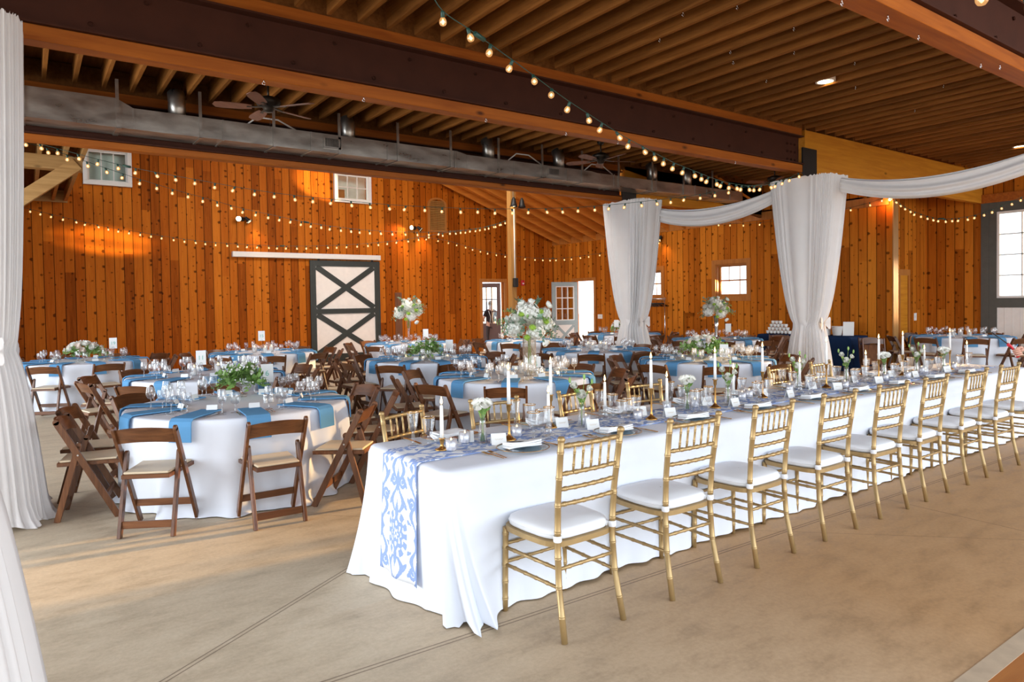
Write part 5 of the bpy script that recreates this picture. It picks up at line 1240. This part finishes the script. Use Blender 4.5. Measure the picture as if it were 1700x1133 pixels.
# ------------------------------------------------------------------ people
def skin_mesh(name, verts, edges, radii, mat, parent=None, sub=2, root=0):
    me = bpy.data.meshes.new(name); me.from_pydata(verts, edges, []); o = bpy.data.objects.new(name, me); C.objects.link(o)
    sk = o.modifiers.new('skin', 'SKIN'); sk.use_smooth_shade = True
    for i, r in enumerate(radii): d = me.skin_vertices[0].data[i]; d.radius = r if isinstance(r, tuple) else (r, r); d.use_root = (i == root)
    s = o.modifiers.new('sub', 'SUBSURF'); s.levels = sub; s.render_levels = sub
    dg = bpy.context.evaluated_depsgraph_get(); dg.update(); nm = bpy.data.meshes.new_from_object(o.evaluated_get(dg)); bpy.data.objects.remove(o)
    nm.materials.clear(); nm.materials.append(mat); nm.polygons.foreach_set('use_smooth', [True] * len(nm.polygons))
    q = bpy.data.objects.new(name, nm); C.objects.link(q)
    if parent is not None: q.parent = parent
    return q
def man(label, loc, rz, elbow):
    """standing figure seen from behind, 1.66 m tall, faces +y"""
    t = thing('person', label, 'person', loc, rz, None); t.scale = (.93, .93, .93)
    V = [(0, 0, .94), (0, .01, 1.12), (0, .0, 1.32), (0, 0, 1.44), (0, .01, 1.50), (0, .02, 1.57), (0, .03, 1.66), (0, .025, 1.73)]
    E_ = [(i, i + 1) for i in range(7)]; Rr = [(.15, .11), (.14, .10), (.17, .11), (.13, .085), (.055, .055), (.06, .065), (.078, .092), (.055, .068)]
    for s in (-1, 1):
        b = len(V); el = elbow if s < 0 else (.26, .0, 1.12, .25, .12, .92)
        V += [(s * .175, 0, 1.40), (s * .215, -.01, 1.27), (s * el[0], el[1], el[2]), (s * el[3], el[4], el[5]), (s * (el[3] - .015), el[4] + .09, el[5] - .02)]
        E_ += [(3, b), (b, b + 1), (b + 1, b + 2), (b + 2, b + 3), (b + 3, b + 4)]; Rr += [.062, .055, .044, .033, .028]
        b = len(V); V += [(s * .10, 0, .86), (s * .105, .01, .50), (s * .105, -.01, .10), (s * .11, .10, .04)]; E_ += [(0, b), (b, b + 1), (b + 1, b + 2), (b + 2, b + 3)]; Rr += [.095, .06, .042, .038]
    skin_mesh('body', V, E_, Rr, M['skin'], t)
    # clothes: shirt with short sleeves, waistcoat back, trousers, shoes
    V = [(0, 0, .93), (0, .01, 1.12), (0, 0, 1.32), (0, 0, 1.45)]; E_ = [(0, 1), (1, 2), (2, 3)]; Rr = [(.168, .125), (.155, .115), (.187, .125), (.125, .085)]
    for s in (-1, 1): b = len(V); el = elbow if s < 0 else (.26, .0, 1.12); V += [(s * .175, 0, 1.40), (s * .21, -.01, 1.28), (s * (.5 * el[0] + .105), el[1] * .5, (1.28 + el[2]) / 2)]; E_ += [(3, b), (b, b + 1), (b + 1, b + 2)]; Rr += [.072, .068, .062]
    skin_mesh('shirt', V, E_, Rr, M['vest'], t)
    V = [(0, 0, .95)]; E_ = []; Rr = [(.165, .125)]
    for s in (-1, 1): b = len(V); V += [(s * .095, 0, .84), (s * .105, .01, .50), (s * .105, -.005, .06)]; E_ += [(0, b), (b, b + 1), (b + 1, b + 2)]; Rr += [.11, .078, .066]
    skin_mesh('trousers', V, E_, Rr, plain('dark_brown_trousers', (.045, .028, .026), .8), t)
    for s in (-1, 1): MB().ball((s * .108, .06, .04), .05, 12, 8, (.85, 2.3, .85)).build('shoe', M['black'], t)
    h = MB(); h.ball((0, .012, 1.70), .098, 16, 12, (.88, 1.05, 1.0)); h.v = [(x, y, max(z, 1.60 + max(0, (y + .02)) * 1.1)) for x, y, z in h.v]; h.build('hair', M['hair'], t)
    m = MB()
    for s in (-1, 1): m.tube([(s * .06, -.128, .98), (s * .03, -.124, 1.2), (s * .10, -.105, 1.43)], .012, 6)
    m.build('sunlit_edges', plain('sunlit_edge_tone', (.6, .57, .55), .6), t)  # pale tubes standing in for sun catching the edges of the shirt
    f = MB(); f.ball((0, .125, 1.655), .017, 8, 6, (.8, 1.2, 1.4)); f.ball((-.032, .105, 1.675), .012, 8, 6); f.ball((.032, .105, 1.675), .012, 8, 6); f.ball((-.085, .02, 1.66), .022, 8, 6, (.4, .8, 1.3)); f.ball((.085, .02, 1.66), .022, 8, 6, (.4, .8, 1.3)); f.ball((0, .11, 1.615), .018, 8, 6, (1.4, .5, .5)); f.build('face_features', M['skin'], t)
    return t
man('person in dark shirt with sunlit edges standing in the back doorway, seen from behind', (12.95, 19.40, 0), R(-20), (.30, -.05, 1.12, .22, .14, 1.06))
man('person in black mostly hidden by the door jamb, bare forearm showing', (12.80, 20.0, 0), R(30), (.29, -.06, 1.12, .30, .12, 1.02))

# hand with a lighter reaching in over the far chairs at the right edge
hb = at(1684, 584, 6.2)
def cl(dx, dy, dt=0): return hb + RT * dx + UP * dy + FW * dt     # the hand's own right, up and away axes
lg = thing('utility_lighter', 'red long-nosed lighter with black barrel, held in a hand at the right edge', 'lighter')
ax = [cl(.028, -.040), cl(.012, -.018), cl(-.010, .018), cl(-.052, .062)]
MB().tube([tuple(p) for p in (cl(.036, -.052), cl(.030, -.044), cl(.012, -.016), cl(-.012, .022), cl(-.035, .05), cl(-.058, .068), cl(-.064, .073))], [.010, .018, .0165, .0125, .0125, .012, .006], 12).tube([tuple(cl(-.034, .046)), tuple(cl(-.058, .050)), tuple(cl(-.066, .064))], .006, 8).build('grip', M['red'], lg)
MB().tube([tuple(cl(-.062, .071)), tuple(cl(-.205, .172))], .0048, 10).build('barrel', M['black'], lg)
MB().tube([tuple(cl(-.022, .022)), tuple(cl(-.036, .030)), tuple(cl(-.036, .042))], .005, 8).build('trigger', M['black'], lg)
hd = thing('person', 'bare hand and forearm with pale nails holding the red lighter, body outside the photo', 'person')
V = []; E_ = []; Rr = []
def ch(pts, rad, root=None):
    b = len(V); V.extend(tuple(p) for p in pts); Rr.extend(rad); E_.extend((b + i, b + i + 1) for i in range(len(pts) - 1))
    if root is not None: E_.append((root, b))
    return b
ch([cl(.30, .0, .05), cl(.19, .030, .02), cl(.115, .030, .0), cl(.082, .024, -.004), cl(.052, .016, -.008), cl(.034, .006, -.010)], [(.040, .034), (.032, .027), (.024, .019), (.026, .020), (.029, .019), (.026, .016)])
skin_mesh('arm_and_palm', V, E_, Rr, M['skin'], hd, 2)
nails = MB()
for k, (by, L) in enumerate(((.022, 1.0), (.006, 1.06), (-.010, 1.0), (-.026, .84))):
    V = []; E_ = []; Rr = []
    o = Vector((0, 0, 0)); bx_ = .036 + .004 * k - .010 * (3 - k) * .3
    pts = [cl(bx_ + .012, by + .004, -.018), cl(bx_ - .018 * L, by + .0, -.030), cl(bx_ - .040 * L, by - .008, -.024), cl(bx_ - .048 * L, by - .014, -.004), cl(bx_ - .034 * L, by - .018, .008)]
    ch(pts, [.0098, .0092, .0085, .0078, .0068]); skin_mesh('finger', V, E_, Rr, M['skin'], hd, 2)
    nails.ball(tuple(pts[3] + RT * -.004 + FW * -.005), .006, 8, 6, (.8, .8, 1))
V = []; E_ = []; Rr = []
pts = [cl(.062, .034, -.016), cl(.036, .040, -.026), cl(.012, .034, -.026), cl(-.006, .026, -.020)]; ch(pts, [.0125, .0112, .0098, .0080]); skin_mesh('thumb', V, E_, Rr, M['skin'], hd, 2)
nails.ball(tuple(pts[3] + UP * .006), .006, 8, 6); nails.build('nails', M['card'], hd)

# added warm spotlights outside the right-hand windows imitate sunlight on the upper back wall
lamp('added_patch_spot_low', 'SPOT', (27.3, 10.3, 1.17), (1.7, YB, 3.2), 230000, (1, .60, .20), spot_size=R(1.5), spot_blend=.5, shadow_soft_size=.10)
lamp('added_patch_spot_high', 'SPOT', (19.9, 7.75, .25), (6.85, YB, 5.0), 75000, (1, .66, .28), spot_size=R(3.4), spot_blend=.7, shadow_soft_size=.05)
lamp('added_corner_spot', 'SPOT', (18.0, 4.9, 2.1), (15.33, 7.24, 1.7), 1300, (1, .74, .46), spot_size=R(25), spot_blend=.8, shadow_soft_size=.1)  # added warm spot just inside the glazed door, imitates sun on the wall end
